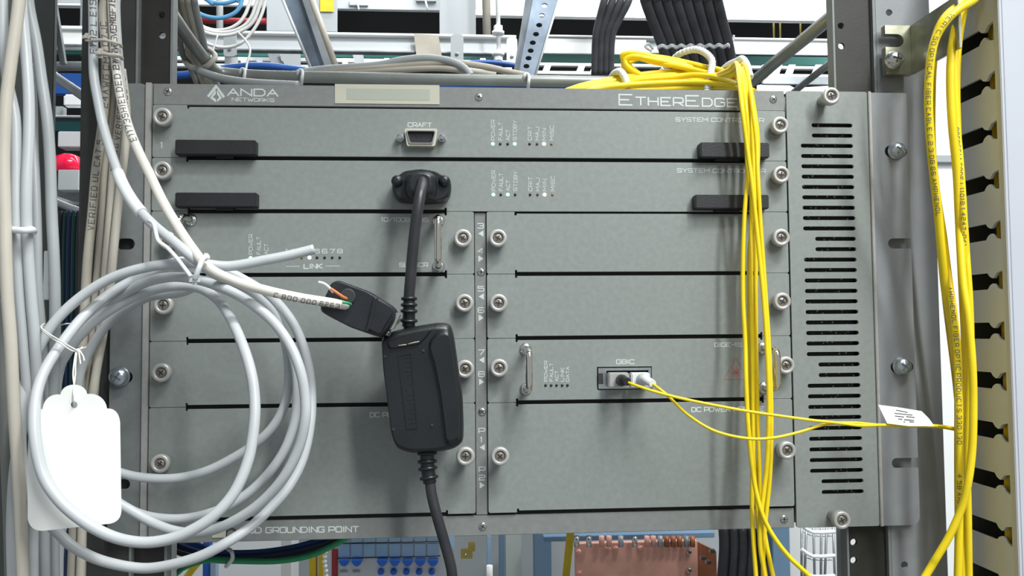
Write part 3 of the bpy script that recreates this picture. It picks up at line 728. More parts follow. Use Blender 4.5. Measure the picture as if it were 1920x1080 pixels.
# ------------------------------------------------------------ coiled grey cable
CO = [(589, 467, 58), (545, 478, 60), (500, 487, 62), (430, 499, 64), (370, 494, 66), (300, 497, 66), (233, 512, 66), (180, 537, 66), (130, 575, 68), (93, 617, 70), (60, 680, 72), (43, 745, 74), (38, 815, 74), (46, 890, 72), (75, 960, 70), (113, 1003, 68), (140, 1027, 68), (187, 1050, 68), (250, 1064, 68), (300, 1063, 68), (367, 1046, 68), (417, 1022, 66), (467, 990, 60), (505, 955, 54), (542, 912, 48), (568, 860, 42), (582, 795, 38), (584, 735, 34), (577, 680, 34), (562, 632, 34), (540, 592, 34), (508, 557, 36), (462, 527, 40), (410, 503, 44), (340, 490, 44), (280, 512, 46), (215, 545, 52), (160, 590, 62), (112, 650, 78), (76, 713, 92), (64, 790, 102), (77, 880, 106), (110, 937, 108), (160, 980, 108), (213, 1007, 108), (267, 1017, 108), (317, 1011, 108), (362, 993, 108), (402, 966, 107), (440, 922, 104), (466, 860, 100), (477, 790, 96), (477, 740, 92), (470, 695, 88), (456, 650, 80), (437, 606, 68), (412, 566, 56), (380, 543, 48), (340, 536, 44), (290, 543, 44), (240, 562, 44), (180, 600, 46), (130, 655, 48), (98, 720, 48), (92, 790, 46), (120, 860, 44), (170, 915, 42), (233, 950, 42), (290, 982, 44), (340, 998, 50), (390, 996, 56), (440, 976, 62), (490, 942, 66), (532, 895, 70), (560, 840, 72), (572, 787, 74), (572, 745, 74), (563, 695, 74), (544, 648, 72), (512, 603, 70), (467, 566, 68), (420, 541, 66), (368, 524, 62), (315, 520, 56), (260, 535, 50), (200, 572, 44), (150, 620, 38), (112, 690, 32), (108, 780, 26), (150, 870, 24), (200, 925, 24), (260, 963, 26), (333, 973, 28), (400, 960, 30), (455, 932, 30), (497, 895, 30), (530, 850, 30), (550, 800, 30), (557, 750, 30), (556, 700, 30), (545, 655, 30), (522, 610, 32), (487, 568, 34), (440, 535, 38), (400, 522, 40), (340, 548, 34), (270, 560, 26), (200, 610, 20), (150, 700, 16), (150, 800, 16), (190, 868, 16), (235, 889, 16), (285, 897, 16), (335, 896, 16), (385, 884, 16), (433, 861, 16), (480, 831, 16), (513, 798, 17), (534, 758, 18), (541, 718, 20), (540, 670, 24), (530, 625, 30), (508, 583, 38), (475, 552, 48), (440, 530, 60), (400, 512, 74), (360, 482, 80), (328, 455, 76), (290, 424, 68), (256, 388, 58), (232, 350, 48), (216, 310, 38), (203, 270, 32), (192, 230, 27), (184, 190, 25), (177, 150, 24), (175, 115, 23), (175, 60, 23), (174, -30, 23)]
o, PC = cable('coiled_grey_cable', CO, 2.6, 'greyc', 'grey cable wound in a loose hanging coil at the left, one end cut off', n=6, seg=12)
i0 = len(PC) - 1
cabletext('E192 L E1981 C 1993', list(reversed(PC)), .0026, .040, .0030, o, m='inkb', rev=True)
# paper sleeve on it
sl = [p for p in PC[-70:]]
def sub(P, a, b):
    """points of a sampled curve that fall between two pixel rows"""
    out = []
    for p in P:
        v = p - CAM; yy = 540 + F * v.dot(down) / v.dot(fwd)
        if a <= yy <= b: out.append(p)
    return out
ss = sub(PC[-110:], 318, 402)
MB().tube(ss, .00315, 14).build('paper_sleeve', 'tie', o, 'pale marker sleeve wrapped round the cable')

# ------------------------------------------------------------ left-hand cable bundles
def simple(name, L, r, m, label, group=None, txt=None, rev=True):
    o, P = cable(name, L, r, m, label, 'cable', group)
    if txt:
        for s0, s in txt: cabletext(s, P, r / 1000, s0, r * .0011, o, rev=rev)
    return o
simple('beige_cable', [(200, -30, 20), (196, 0, 20), (193, 30, 20), (198, 90, 20), (199, 130, 19), (197, 190, 16), (190, 250, 13), (180, 320, 11), (173, 400, 10), (165, 480, 10), (160, 560, 9), (152, 700, 9), (145, 850, 9), (138, 1000, 9), (134, 1110, 9)], 2.6, 'beige2', 'dusty beige printed cable, third from the right of the tied bundle', None, [(.01, 'EC 6C 27 C'), (.07, '24AWG CMR 07JC'), (.14, 'VERIFIED UL CAT 5')])
simple('beige_cable', [(214, 120, 16), (212, 200, 12), (205, 260, 8), (196, 330, 7), (190, 420, 6), (184, 500, 6), (178, 560, 6), (170, 680, 6), (160, 800, 6), (150, 950, 6), (142, 1110, 6)], 2.2, 'beige2', 'dusty beige cable emerging behind the tied bundle and running down beside the rack', None)
simple('beige_cable', [(226, 190, 14), (222, 240, 12), (214, 300, 10), (208, 380, 9), (200, 480, 9), (194, 560, 9), (184, 660, 9), (172, 780, 9), (158, 900, 9), (152, 1110, 9)], 2.3, 'beige', 'beige printed cable in the middle of the lower run beside the left ear', None, [(.04, '24AWG VERIFIED CMR C9')])
simple('beige_cable', [(228, 130, 15), (236, 200, 13), (236, 260, 12), (228, 330, 12), (220, 400, 12), (213, 470, 12), (206, 540, 12), (194, 620, 12), (180, 700, 12), (166, 800, 12), (158, 900, 12), (150, 1110, 12)], 2.4, 'beige', 'beige cable nearest the left ear, ending the lower run', None, [(.03, 'UL 11931 CMG 75C')])
simple('grey_cable', [(102, 980, 30), (98, 1030, 30), (96, 1110, 30)], 2.6, 'greyc2', 'grey cable stub hanging below the white paper tag')
simple('grey_cable', [(76, 960, 30), (72, 1030, 30), (72, 1110, 30)], 2.4, 'greyc2', 'narrow grey cable left of the stub hanging below the paper tag')
simple('blue_printed_cable', [(118, 985, 26), (112, 1030, 26), (110, 1110, 26)], 2.2, 'greyc', 'pale cable with print, right of the stub below the paper tag')
simple('grey_cable', [(222, -30, 19), (221, 20, 19), (224, 80, 19), (229, 140, 18), (234, 200, 17)], 1.4, 'greyc', 'thin pale cable at the right edge of the tied beige bundle')
# big foreground bundle on the far left
simple('beige_cable', [(40, -40, 92), (36, 0, 92), (30, 50, 92), (20, 120, 92), (11, 200, 92), (7, 300, 92), (9, 400, 92), (13, 540, 92), (20, 640, 90), (26, 760, 86), (34, 880, 82), (40, 1000, 80), (44, 1110, 80)], 2.85, 'beige', 'smooth beige cable at the far left edge, in front of the grey ones')
simple('grey_cable', [(4, -40, 78), (6, 60, 78), (14, 150, 78), (28, 220, 80), (31, 300, 82), (31, 420, 84), (36, 540, 82), (45, 650, 78), (50, 760, 72), (30, 860, 68), (22, 980, 66), (24, 1110, 66)], 2.5, 'greyc', 'grey cable left of two joined by a white cable tie at the far left')
simple('grey_cable', [(40, -40, 70), (42, 20, 72), (48, 90, 76), (54, 180, 80), (54, 260, 82), (50, 340, 84), (50, 420, 84), (57, 540, 82), (66, 650, 78), (70, 760, 70), (64, 900, 60), (62, 1000, 50), (62, 1110, 50)], 2.6, 'greyc', 'grey cable right of two joined by a white cable tie at the far left')
simple('grey_cable', [(48, -40, 58), (56, 20, 58), (68, 80, 60), (78, 150, 62), (88, 220, 64), (94, 300, 64), (97, 400, 64), (101, 480, 64), (103, 560, 62), (102, 680, 56), (96, 800, 50), (84, 950, 44), (84, 1110, 44)], 2.7, 'greyc2', 'mid grey cable slanting down beside the dark gap at the left')
simple('grey_cable', [(58, 120, 50), (62, 200, 52), (64, 280, 56), (67, 350, 60), (70, 440, 62), (72, 540, 62), (80, 640, 58), (92, 760, 52), (100, 900, 40), (104, 1110, 36)], 2.2, 'greyc2', 'mid grey cable tucked right of the cable tied pair')
simple('grey_cable', [(8, 560, 60), (6, 700, 60), (10, 820, 60), (16, 960, 58), (20, 1110, 58)], 2.6, 'greyd', 'dim grey cable on the extreme left edge low down')

# ------------------------------------------------------------ cable ties and string
def ring_tie(name, label, L, r, m='tie', head=None, flat=.5, hr=2.0, group=None, n=6):
    t = thing(name, label, 'cable tie', pt(*L[0]), group)
    P = pxs(L, n); MB().tube(P, r / 1000, 10).build('strap', m, t)
    if head:
        h = pt(*head); k = hr / 1000
        MB().box(h - Vector((k, k * .8, k)), h + Vector((k, k * .8, k)), k * .6).build('tie_head', m, t)
    return t
ring_tie('cable_tie', 'white cable tie round the grey cable pair at the far left', [(20, 434, 82), (23, 431, 88), (36, 432, 91), (48, 432, 91), (60, 431, 88), (63, 434, 82)], 1.7)
ring_tie('cable_tie', 'upper dusty cable tie round the beige bundle, its head to the left', [(168, 80, 24), (176, 76, 28), (192, 75, 29), (208, 78, 29), (222, 82, 27), (228, 88, 22)], .85, 'tie2', (163, 70, 25), hr=2.3)
ring_tie('cable_tie', 'lower dusty cable tie round the beige bundle', [(184, 100, 28), (196, 101, 29), (208, 103, 29), (222, 104, 28), (229, 110, 23)], 1.1, 'tie2', (189, 100, 29), hr=2.7)
ring_tie('cable_tie', 'long bluish-white cable tie hooked over the coiled grey cable', [(279, 414, 74), (288, 420, 78), (293, 440, 80), (298, 453, 82), (315, 466, 84), (332, 485, 88), (346, 503, 92), (358, 519, 94)], 1.0, 'tie', (365, 525, 93), hr=2.4)
ring_tie('cable_tie', 'white cable tie closing beige and grey cables over the coil', [(388, 480, 88), (379, 487, 94), (375, 498, 96), (370, 511, 96), (366, 522, 95)], 1.3, 'tie', (386, 482, 90), hr=1.9)
tg = thing('paper_tag', 'blank white scalloped paper tag hanging on string from the cable coil', 'tag', pt(139, 759, 97))
def bez(a, b, c, d, n=8): return [tuple(a[i] * (1 - t) ** 3 + 3 * b[i] * t * (1 - t) ** 2 + 3 * c[i] * t * t * (1 - t) + d[i] * t ** 3 for i in (0, 1)) for t in [k / n for k in range(n)]]
outl = (bez((113, 740), (117, 715), (159, 715), (163, 739), 10) + bez((163, 739), (182, 736), (198, 748), (200, 766)) + bez((200, 766), (217, 765), (225, 778), (225, 800))
        + [(226, 880)] + bez((227, 952), (228, 972), (220, 981), (200, 983)) + [(130, 990)] + bez((84, 995), (64, 997), (52, 988), (51, 965)) + [(51, 890)]
        + bez((54, 800), (54, 778), (63, 767), (80, 767)) + bez((80, 767), (81, 748), (97, 737), (113, 740)))
def tagd(x, y): return 98 + max(0, (y - 760)) / 60 - (max(0, 100 - x) / 50) ** 2 * 5 * max(0, (y - 800) / 180 if y > 800 else 0)
from mathutils.geometry import delaunay_2d_cdt
hole = [(139 + 6.5 * math.cos(k * math.pi / 8), 759 + 6.5 * math.sin(k * math.pi / 8)) for k in range(16)]
grid = []
def inside(x, y, Pg):
    c = False
    for i in range(len(Pg)):
        a, b = Pg[i - 1], Pg[i]
        if (a[1] > y) != (b[1] > y) and x < (b[0] - a[0]) * (y - a[1]) / (b[1] - a[1]) + a[0]: c = not c
    return c
for gx in range(56, 224, 10):
    for gy in range(730, 990, 14):
        if inside(gx, gy, outl) and math.hypot(gx - 139, gy - 759) > 10: grid.append((gx, gy))
allp = outl + hole + grid; n0 = len(outl); edges = [(i, (i + 1) % n0) for i in range(n0)] + [(n0 + i, n0 + (i + 1) % 16) for i in range(16)]
r = delaunay_2d_cdt([Vector(p) for p in allp], edges, [], 0, .001)
vv = r[0]; ff = [f for f in r[2] if (lambda c: inside(c[0], c[1], outl) and math.hypot(c[0] - 139, c[1] - 759) > 6.2)((sum(vv[i].x for i in f) / 3, sum(vv[i].y for i in f) / 3))]
mb = MB(); fr_ = [pt(v.x, v.y, tagd(v.x, v.y)) for v in vv]; bk = [p + Vector((0, .0004, 0)) for p in fr_]
mb.add(fr_ + bk, [list(f) for f in ff] + [[i + len(fr_) for i in reversed(f)] for f in ff], True)
o = mb.build('card', 'card', tg)
c = pt(139, 759, 98.4)
for nm, L in (('string', [(83, 607, 62), (77, 614, 76), (92, 626, 86), (115, 640, 84), (135, 652, 82), (146, 656, 80), (155, 650, 60)]), ('string', [(82, 611, 62), (78, 618, 75), (93, 631, 85), (115, 645, 84), (136, 658, 82), (146, 656, 80), (162, 651, 60)]),
              ('string', [(112, 610, 62), (124, 607, 66), (138, 607, 60)]), ('string', [(148, 655, 82), (156, 668, 86), (158, 677, 88)]), ('string', [(147, 656, 82), (149, 668, 87), (151, 683, 90)]),
              ('string', [(143, 656, 82), (139, 680, 88), (137, 705, 93), (140, 730, 98), (139, 751, 100.5), (139, 758, 98)]), ('string', [(144, 657, 82), (142, 680, 88), (141, 705, 93), (138, 730, 98), (139, 751, 100), (139, 758, 97)])):
    P = pxs(L, 6); MB().tube(P, .00036, 7).build(nm, 'cotton', tg)
k = pt(146, 657, 83); MB().lathe([(.0001, -.001), (.0009, -.0006), (.0010, 0), (.0009, .0006), (.0001, .001)], k, seg=10).build('knot', 'cotton', tg)

# ------------------------------------------------------------ yellow fibre cords down the front
def ycab(L, label, r=1.25, m='yellow', txt=None, n=7, group=None, cat='cable', seg=9):
    o, P = cable('yellow_fibre_cord', L, r, m, label, cat, group, n=n, seg=seg)
    if txt:
        for s0, s, h in txt: cabletext(s, P, r / 1000, s0, h / 1000, o, m='inkb', rev=False)
    return o
Y = [
 ('leftmost yellow cord of the front bundle, curving off to lower right at the bottom', [(1330, 150, -110), (1368, 135, -60), (1384, 122, -20), (1388, 150, 6), (1392, 200, 16), (1399, 270, 16), (1401, 330, 18), (1396, 400, 20), (1393, 480, 20), (1393, 560, 20), (1397, 640, 22), (1399, 720, 26), (1403, 800, 28), (1411, 880, 30), (1422, 940, 32), (1441, 990, 34), (1476, 1040, 36), (1530, 1092, 38)]),
 ('yellow cord in the middle of the front bundle, hanging straight down past the footer', [(1330, 153, -110), (1372, 140, -60), (1388, 128, -20), (1394, 155, 5), (1399, 205, 13), (1405, 280, 13), (1409, 360, 15), (1408, 450, 16), (1408, 560, 16), (1411, 680, 18), (1412, 780, 20), (1412, 860, 22), (1410, 940, 24), (1412, 1000, 26), (1418, 1092, 28)]),
 ('yellow cord right of the middle one, drifting right towards the bottom edge', [(1330, 157, -110), (1374, 143, -60), (1392, 128, -20), (1399, 155, 5), (1405, 205, 10), (1411, 280, 9), (1414, 360, 11), (1417, 450, 12), (1417, 560, 12), (1418, 680, 14), (1421, 790, 17), (1424, 880, 20), (1427, 950, 22), (1437, 1020, 24), (1452, 1092, 26)]),
 ('rightmost yellow cord of the front bundle at slot level, crossing back at the footer', [(1330, 149, -112), (1376, 132, -60), (1396, 120, -20), (1404, 150, 5), (1411, 200, 14), (1419, 270, 18), (1421, 330, 22), (1426, 420, 22), (1433, 520, 22), (1440, 620, 24), (1445, 720, 26), (1446, 820, 26), (1443, 900, 26), (1435, 980, 26), (1431, 1040, 26), (1431, 1092, 26)]),
 ('yellow cord crossing the front bundle from upper left to lower right', [(1330, 146, -114), (1366, 130, -60), (1380, 118, -20), (1386, 150, 8), (1391, 200, 20), (1400, 270, 21), (1410, 345, 23), (1420, 440, 24), (1429, 530, 26), (1436, 620, 28), (1441, 720, 30), (1441, 800, 30), (1437, 880, 30), (1428, 960, 30), (1425, 1020, 30), (1436, 1092, 30)]),
 ('yellow cord with black print running close behind the right of the front bundle', [(1330, 160, -110), (1378, 145, -60), (1396, 132, -20), (1406, 160, 5), (1415, 210, 8), (1421, 260, 8), (1420, 320, 7), (1412, 400, 9), (1405, 480, 11), (1404, 560, 12), (1405, 680, 14), (1408, 800, 16), (1416, 880, 18), (1419, 940, 20), (1424, 1000, 20), (1437, 1092, 20)]),
]
for lb, L in Y: ycab(L, lb, 1.3)
# strands lying on top of the lacing bar
top = [
 ('top yellow strand looping over the lacing bar and back', [(1300, 150, -130), (1240, 146, -130), (1205, 142, -132), (1178, 122, -130), (1167, 106, -128), (1177, 100, -126), (1205, 102, -124), (1250, 113, -122), (1310, 124, -118), (1352, 132, -100), (1378, 146, -60)]),
 ('second yellow strand of the loop over the lacing bar', [(1280, 156, -126), (1215, 146, -128), (1180, 128, -126), (1172, 112, -126), (1190, 106, -124), (1225, 112, -122), (1270, 121, -120), (1320, 131, -116), (1358, 142, -98), (1380, 158, -58)]),
 ('yellow strand slanting up left behind the first white wrap', [(1130, 172, -140), (1150, 150, -140), (1168, 128, -138), (1190, 112, -136), (1215, 106, -134), (1262, 112, -126), (1330, 128, -112)]),
 ('uppermost yellow strand of the flat bundle over the bar', [(1020, 186, -130), (1055, 173, -129), (1090, 161, -128), (1130, 152, -128), (1180, 143, -128), (1240, 136, -126), (1300, 133, -122), (1350, 140, -110), (1392, 156, -60)]),
 ('second yellow strand of the flat bundle over the bar', [(1020, 190, -126), (1055, 176, -125), (1092, 163, -124), (1130, 156, -124), (1180, 148, -124), (1240, 142, -122), (1300, 139, -118), (1350, 145, -100), (1396, 162, -50)]),
 ('third yellow strand of the flat bundle over the bar', [(1030, 190, -122), (1060, 178, -121), (1096, 166, -120), (1140, 160, -120), (1190, 154, -120), (1250, 148, -118), (1310, 145, -112), (1360, 151, -90), (1400, 166, -40)]),
 ('fourth yellow strand of the flat bundle over the bar', [(1050, 192, -116), (1110, 168, -116), (1150, 163, -116), (1200, 159, -116), (1260, 154, -114), (1320, 151, -108), (1366, 156, -84), (1406, 170, -34)]),
 ('fifth yellow strand of the flat bundle over the bar', [(1080, 192, -112), (1140, 170, -112), (1190, 165, -112), (1240, 162, -112), (1300, 158, -108), (1350, 157, -98), (1384, 162, -70), (1414, 172, -30)]),
 ('lowest yellow strand of the flat bundle over the bar', [(1130, 188, -108), (1180, 171, -108), (1240, 167, -108), (1300, 164, -106), (1350, 163, -96), (1396, 166, -70)]),
]
top += [
 ('broad yellow strand filling the front face of the flat bundle', [(1060, 190, -106), (1120, 167, -106), (1170, 160, -106), (1230, 156, -106), (1290, 154, -104), (1340, 156, -92), (1378, 160, -66), (1398, 176, -22)]),
 ('third yellow strand of the loop over the lacing bar', [(1190, 152, -134), (1172, 128, -132), (1170, 114, -130), (1184, 108, -128), (1204, 110, -126), (1228, 117, -124), (1270, 124, -118), (1320, 136, -108), (1362, 148, -84), (1390, 166, -40)]),
 ('yellow strand tucked under the loop, second white wrap passing over it', [(1110, 178, -118), (1160, 160, -118), (1200, 150, -116), (1250, 146, -112), (1300, 141, -106), (1350, 146, -86), (1388, 158, -44)])]
for lb, L in top: ycab(L, lb, 2.15, 'yellow')
def wrap(label, L, r):
    t = thing('cable_wrap', label, 'cable wrap', pt(*L[0])); P = pxs(L, 8)
    MB().tube(P, r * .9 / 1000, 12).build('wrap_core', 'tie', t)
    n = len(P)
    for i in range(1, n - 1, 2):
        ax = (P[i + 1] - P[i - 1]).normalized(); MB().lathe([(r * .85 / 1000, -.0008), (r / 1000, -.0004), (r / 1000, .0004), (r * .85 / 1000, .0008)], P[i], ax, seg=14).build('wrap_turn', 'tie', t)
wrap('large ribbed white wrap arching over the yellow fibre bundle', [(1240, 136, -150), (1255, 120, -145), (1275, 101, -130), (1302, 93, -120), (1322, 99, -112), (1335, 114, -106), (1333, 135, -100), (1329, 152, -98), (1326, 172, -98)], 2.7)
wrap('small white wrap round the left part of the yellow fibre bundle', [(1144, 150, -138), (1152, 138, -130), (1162, 134, -122), (1170, 142, -116), (1175, 155, -112), (1180, 170, -110)], 2.7)
wrap('white wrap where the yellow cords turn down over the chassis', [(1352, 133, -110), (1366, 121, -90), (1382, 114, -66), (1392, 110, -50), (1401, 122, -40), (1407, 145, -30)], 2.2)

# fibre pair with plugs and flag label
bk_ = thing('fibre_plug', 'grey-booted white fibre plug in the left bore of the transceiver', 'plug', pt(1165, 712, 4))
mb = MB(); boxpx(mb, 1142, 699, 1180, 727, 9, 8, .6); mb.build('plug_body', 'thumb', bk_)
MB().tube([pt(1165, 713, 8), pt(1168, 713, 16), pt(1176, 716, 24)], .0036, 12, lambda t: 1 - .35 * t).build('boot', 'blackp', bk_)
wk = thing('fibre_plug', 'white-booted fibre plug in the right bore of the transceiver', 'plug', pt(1205, 712, 4))
mb = MB(); boxpx(mb, 1184, 699, 1219, 727, 9, 8, .6); mb.build('plug_body', 'tie', wk)
MB().tube([pt(1203, 711, 8), pt(1210, 713, 16), pt(1224, 719, 25)], .0036, 12, lambda t: 1 - .4 * t).build('boot', 'tie', wk)
ycab([(1176, 716, 22), (1190, 722, 27), (1237, 737, 33), (1300, 752, 38), (1395, 770, 40), (1470, 781, 42), (1530, 789, 44), (1570, 793, 44), (1612, 798, 44), (1660, 797, 42), (1720, 798, 40), (1765, 799, 36), (1802, 806, 28)], 'thin yellow fibre cord from the grey-booted plug to the right bundle', .85, seg=9)
ycab([(1223, 719, 23), (1232, 726, 28), (1252, 742, 32), (1290, 778, 34), (1340, 808, 38), (1400, 822, 41), (1450, 821, 42), (1500, 810, 42), (1550, 795, 42), (1600, 793, 41), (1650, 797, 40), (1720, 799, 38), (1765, 801, 34), (1802, 808, 26)], 'thin yellow fibre cord sagging from the white-booted plug to the right bundle', .85, seg=9)
fl = thing('flag_label', 'folded white flag label on the thin yellow cords near the right ear', 'label', pt(1700, 790, 42))
Q = [(1647, 759, 30), (1686, 764, 36), (1728, 771, 40), (1742, 785, 42), (1752, 799, 43), (1706, 799, 44), (1664, 794, 44), (1655, 776, 37)]
f_ = [pt(*q) for q in Q]; c = pt(1697, 782, 42); b_ = [p + Vector((0, .0003, 0)) for p in f_]
MB().add([c] + f_ + [c + Vector((0, .0003, 0))] + b_, [[0, i + 1, (i + 1) % 8 + 1] for i in range(8)] + [[9, 9 + (i + 1) % 8 + 1, 9 + i + 1] for i in range(8)]).build('flag', 'card', fl)
mb = MB()
for (x0, y0, x1, y1, dd) in ((1680, 769, 1702, 773.5, 42), (1677, 775, 1711, 778.5, 43), (1678, 780, 1695, 782, 43.5), (1699, 781, 1715, 783, 43.5), (1684, 785.5, 1692, 786.5, 44), (1695, 787, 1714, 788.5, 44), (1694, 791, 1697, 791.3, 45), (1705, 791, 1714, 791.5, 45)):
    p, q = pt(x0, y0, dd + .8), pt(x1, y1, dd + .8); z = Vector((0, 0, .00032)); mb.add([p - z, q - z, q + z, p + z], [[0, 1, 2, 3]])
mb.build('label_print', 'inkb', fl, 'tiny illegible dark print lines', normals=False)

# ------------------------------------------------------------ right-hand yellow bundle
o = ycab([(1850, -30, 55), (1825, 0, 60), (1797, 18, 62), (1772, 42, 62), (1752, 78, 60), (1743, 130, 58), (1741, 200, 56), (1745, 270, 54), (1752, 340, 50), (1759, 400, 46), (1765, 470, 42), (1772, 540, 36), (1782, 600, 28), (1792, 660, 22), (1797, 740, 18), (1797, 860, 16), (1798, 980, 16), (1800, 1100, 16)], 'thick yellow cord sweeping in from the top right, printed, left of the right bundle', 2.35)
cabletext('VERI C 50 OPTICAL FIBER CABLE C 2 3 08 66 AMPHENOL', pxs([(1797, 18, 62), (1772, 42, 62), (1752, 78, 60), (1743, 130, 58), (1741, 200, 56), (1745, 270, 54), (1752, 340, 50), (1759, 400, 46), (1765, 470, 42), (1772, 540, 36)], 7), .00235, .006, .0021, o, rev=False)
ycab([(1822, -30, 40), (1806, 10, 44), (1792, 50, 46), (1784, 100, 46), (1782, 160, 46), (1786, 240, 46), (1794, 320, 44), (1798, 400, 42), (1802, 480, 38), (1806, 560, 34), (1810, 640, 30), (1812, 760, 26), (1812, 900, 24), (1813, 1100, 24)], 'yellow cord right of the thick one, entering at the top of the right bundle', 2.3)
ycab([(1812, -30, 36), (1800, 20, 40), (1791, 70, 42), (1789, 150, 42), (1794, 240, 42), (1800, 310, 44), (1806, 400, 44), (1809, 480, 42), (1811, 560, 40), (1813, 650, 38), (1804, 740, 36), (1800, 840, 34), (1803, 960, 34), (1806, 1100, 34)], 'printed yellow cord with serial numbers in the right bundle', 2.2,
     txt=[(.090, '08FBFF14 CODE L11018 1 4247-041', 2.0)])
o = ycab([(1838, -30, 40), (1806, 2, 46), (1770, 34, 48), (1751, 80, 46), (1743, 140, 44), (1742, 210, 42), (1748, 290, 38), (1757, 370, 34), (1768, 440, 32), (1778, 520, 34), (1788, 590, 40), (1795, 660, 44), (1798, 740, 48), (1799, 820, 48), (1799, 920, 46), (1798, 1000, 44), (1796, 1100, 44)], 'yellow cord printed with maker wording down the right bundle', 2.2, txt=[(.195, 'AMPHENOL FIBER OPTIC PRODUCTS 330 130', 2.1), (.300, '4 58 AMP 03', 2.1)])
ycab([(1826, -30, 28), (1808, 10, 30), (1794, 70, 30), (1788, 150, 30), (1789, 250, 32), (1796, 350, 36), (1800, 440, 42), (1806, 530, 48), (1816, 600, 52), (1823, 680, 54), (1825, 760, 54), (1823, 840, 54), (1815, 905, 54), (1802, 955, 52), (1780, 1005, 50), (1757, 1044, 48), (1728, 1092, 46)], 'yellow cord looping out at the right and back down to the left', 2.1)
ycab([(1830, -30, 22), (1812, 10, 24), (1799, 70, 26), (1794, 150, 26), (1796, 250, 28), (1802, 350, 34), (1808, 420, 38), (1812, 480, 42), (1818, 570, 44), (1820, 660, 44), (1816, 760, 42), (1813, 860, 40), (1815, 960, 38), (1817, 1100, 36)], 'rightmost yellow cord of the right bundle beside the slotted duct', 2.0)
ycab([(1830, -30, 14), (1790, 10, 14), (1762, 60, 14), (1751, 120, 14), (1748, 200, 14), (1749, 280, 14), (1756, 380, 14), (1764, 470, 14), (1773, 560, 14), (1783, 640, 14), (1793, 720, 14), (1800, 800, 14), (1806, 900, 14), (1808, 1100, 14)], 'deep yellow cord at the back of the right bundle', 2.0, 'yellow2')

# ------------------------------------------------------------ slotted cable duct on the right
DX = pt(1800, 470, 0).x
du = thing('cable_duct', 'pale slotted cable duct with T-shaped notches along the right edge', 'cable duct', (DX, -.02, ZB))
dR = -onX(1882, 470, DX).y; dT0 = -onX(1853, 150, DX).y; dT1 = -onX(1866, 150, DX).y; dN = -onX(1845, 150, DX).y
zt = onX(1858, 153, DX).z; zb_ = onX(1885, 907, DX).z; pz = (zt - zb_) / 8
zs = [zt + pz * (k - 8) for k in range(-0, 21)]
zs = sorted([zt - pz * k for k in range(-6, 17)])
# comb outline in (depth, z)
sh, nh, th = .0048, .0016, .0056
dM = -onX(1842, 150, DX).y
P = [(dR, zs[0] - pz / 2)]
P += [(.0005, zs[0] - pz / 2)]
for z in zs:
    P += [(.0005, z - sh), (dM - .002, z - sh), (dM, z - sh * .55), (dN + .0008, z - nh), (dN + .0022, z - nh), (dT0 + .0012, z - th * .8), (dT1, z - th), (dT1, z + th), (dT0 + .0012, z + th * .8), (dN + .0022, z + nh), (dN + .0008, z + nh), (dM, z + sh * .55), (dM - .002, z + sh), (.0005, z + sh)]
P += [(.0005, zs[-1] + pz / 2), (dR, zs[-1] + pz / 2)]
mb = MB(); mb.plate(P, [], 0, .0018, conv=lambda a, z, y: Vector((DX + y, -a, z))); mb.build('slotted_wall', 'duct', du)
for z0, z1 in zip(zs, zs[1:]):
    a = z0 + sh + .0002; b = z1 - sh - .0002
    MB().add([Vector(v) for v in ((DX, 0, a), (DX + .0015, 0, a), (DX + .0045, .008, a), (DX + .006, .0075, a), (DX, 0, b), (DX + .0015, 0, b), (DX + .0045, .008, b), (DX + .006, .0075, b))], [[0, 1, 3, 2], [4, 6, 7, 5], [0, 2, 6, 4], [1, 5, 7, 3], [2, 3, 7, 6], [0, 4, 5, 1]]).build('finger_lip', 'duct', du)
MB().box((DX - .0006, -dR, ZB), (DX + .0014, -dR - .004, ZT), .0004).build('corner_bead', 'ductf', du)
MB().box((DX + .0014, -dR - .0015, ZB), (DX + .075, -dR - .004, ZT), .0003).build('duct_cover', 'ductf', du, 'smooth lavender-grey duct cover')
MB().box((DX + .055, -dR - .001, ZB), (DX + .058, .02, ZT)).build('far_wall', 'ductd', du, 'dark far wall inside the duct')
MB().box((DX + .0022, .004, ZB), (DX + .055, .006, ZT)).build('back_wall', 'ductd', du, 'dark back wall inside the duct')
for i, (dx, dd) in enumerate(((.0078, dT1 - .0095), (.0135, dT1 - .020), (.0140, dT1 - .0125))):
    L = [Vector((DX + dx + .0015 * math.sin(k * .9 + i), -dd + .002 * math.cos(k * 1.3 + i * 2), ZB * .9 + k * (ZT - ZB) * .9 / 14)) for k in range(15)]
    o = MB().tube(spline(L, 4), .0028, 9).build('yellow_fibre_cord', 'yellow2', None); tag(o, ['yellow cord seen through the duct notches, nearest the slots', 'yellow cord inside the duct, set furthest back', 'yellow cord inside the duct, right of the others'][i], 'cable')
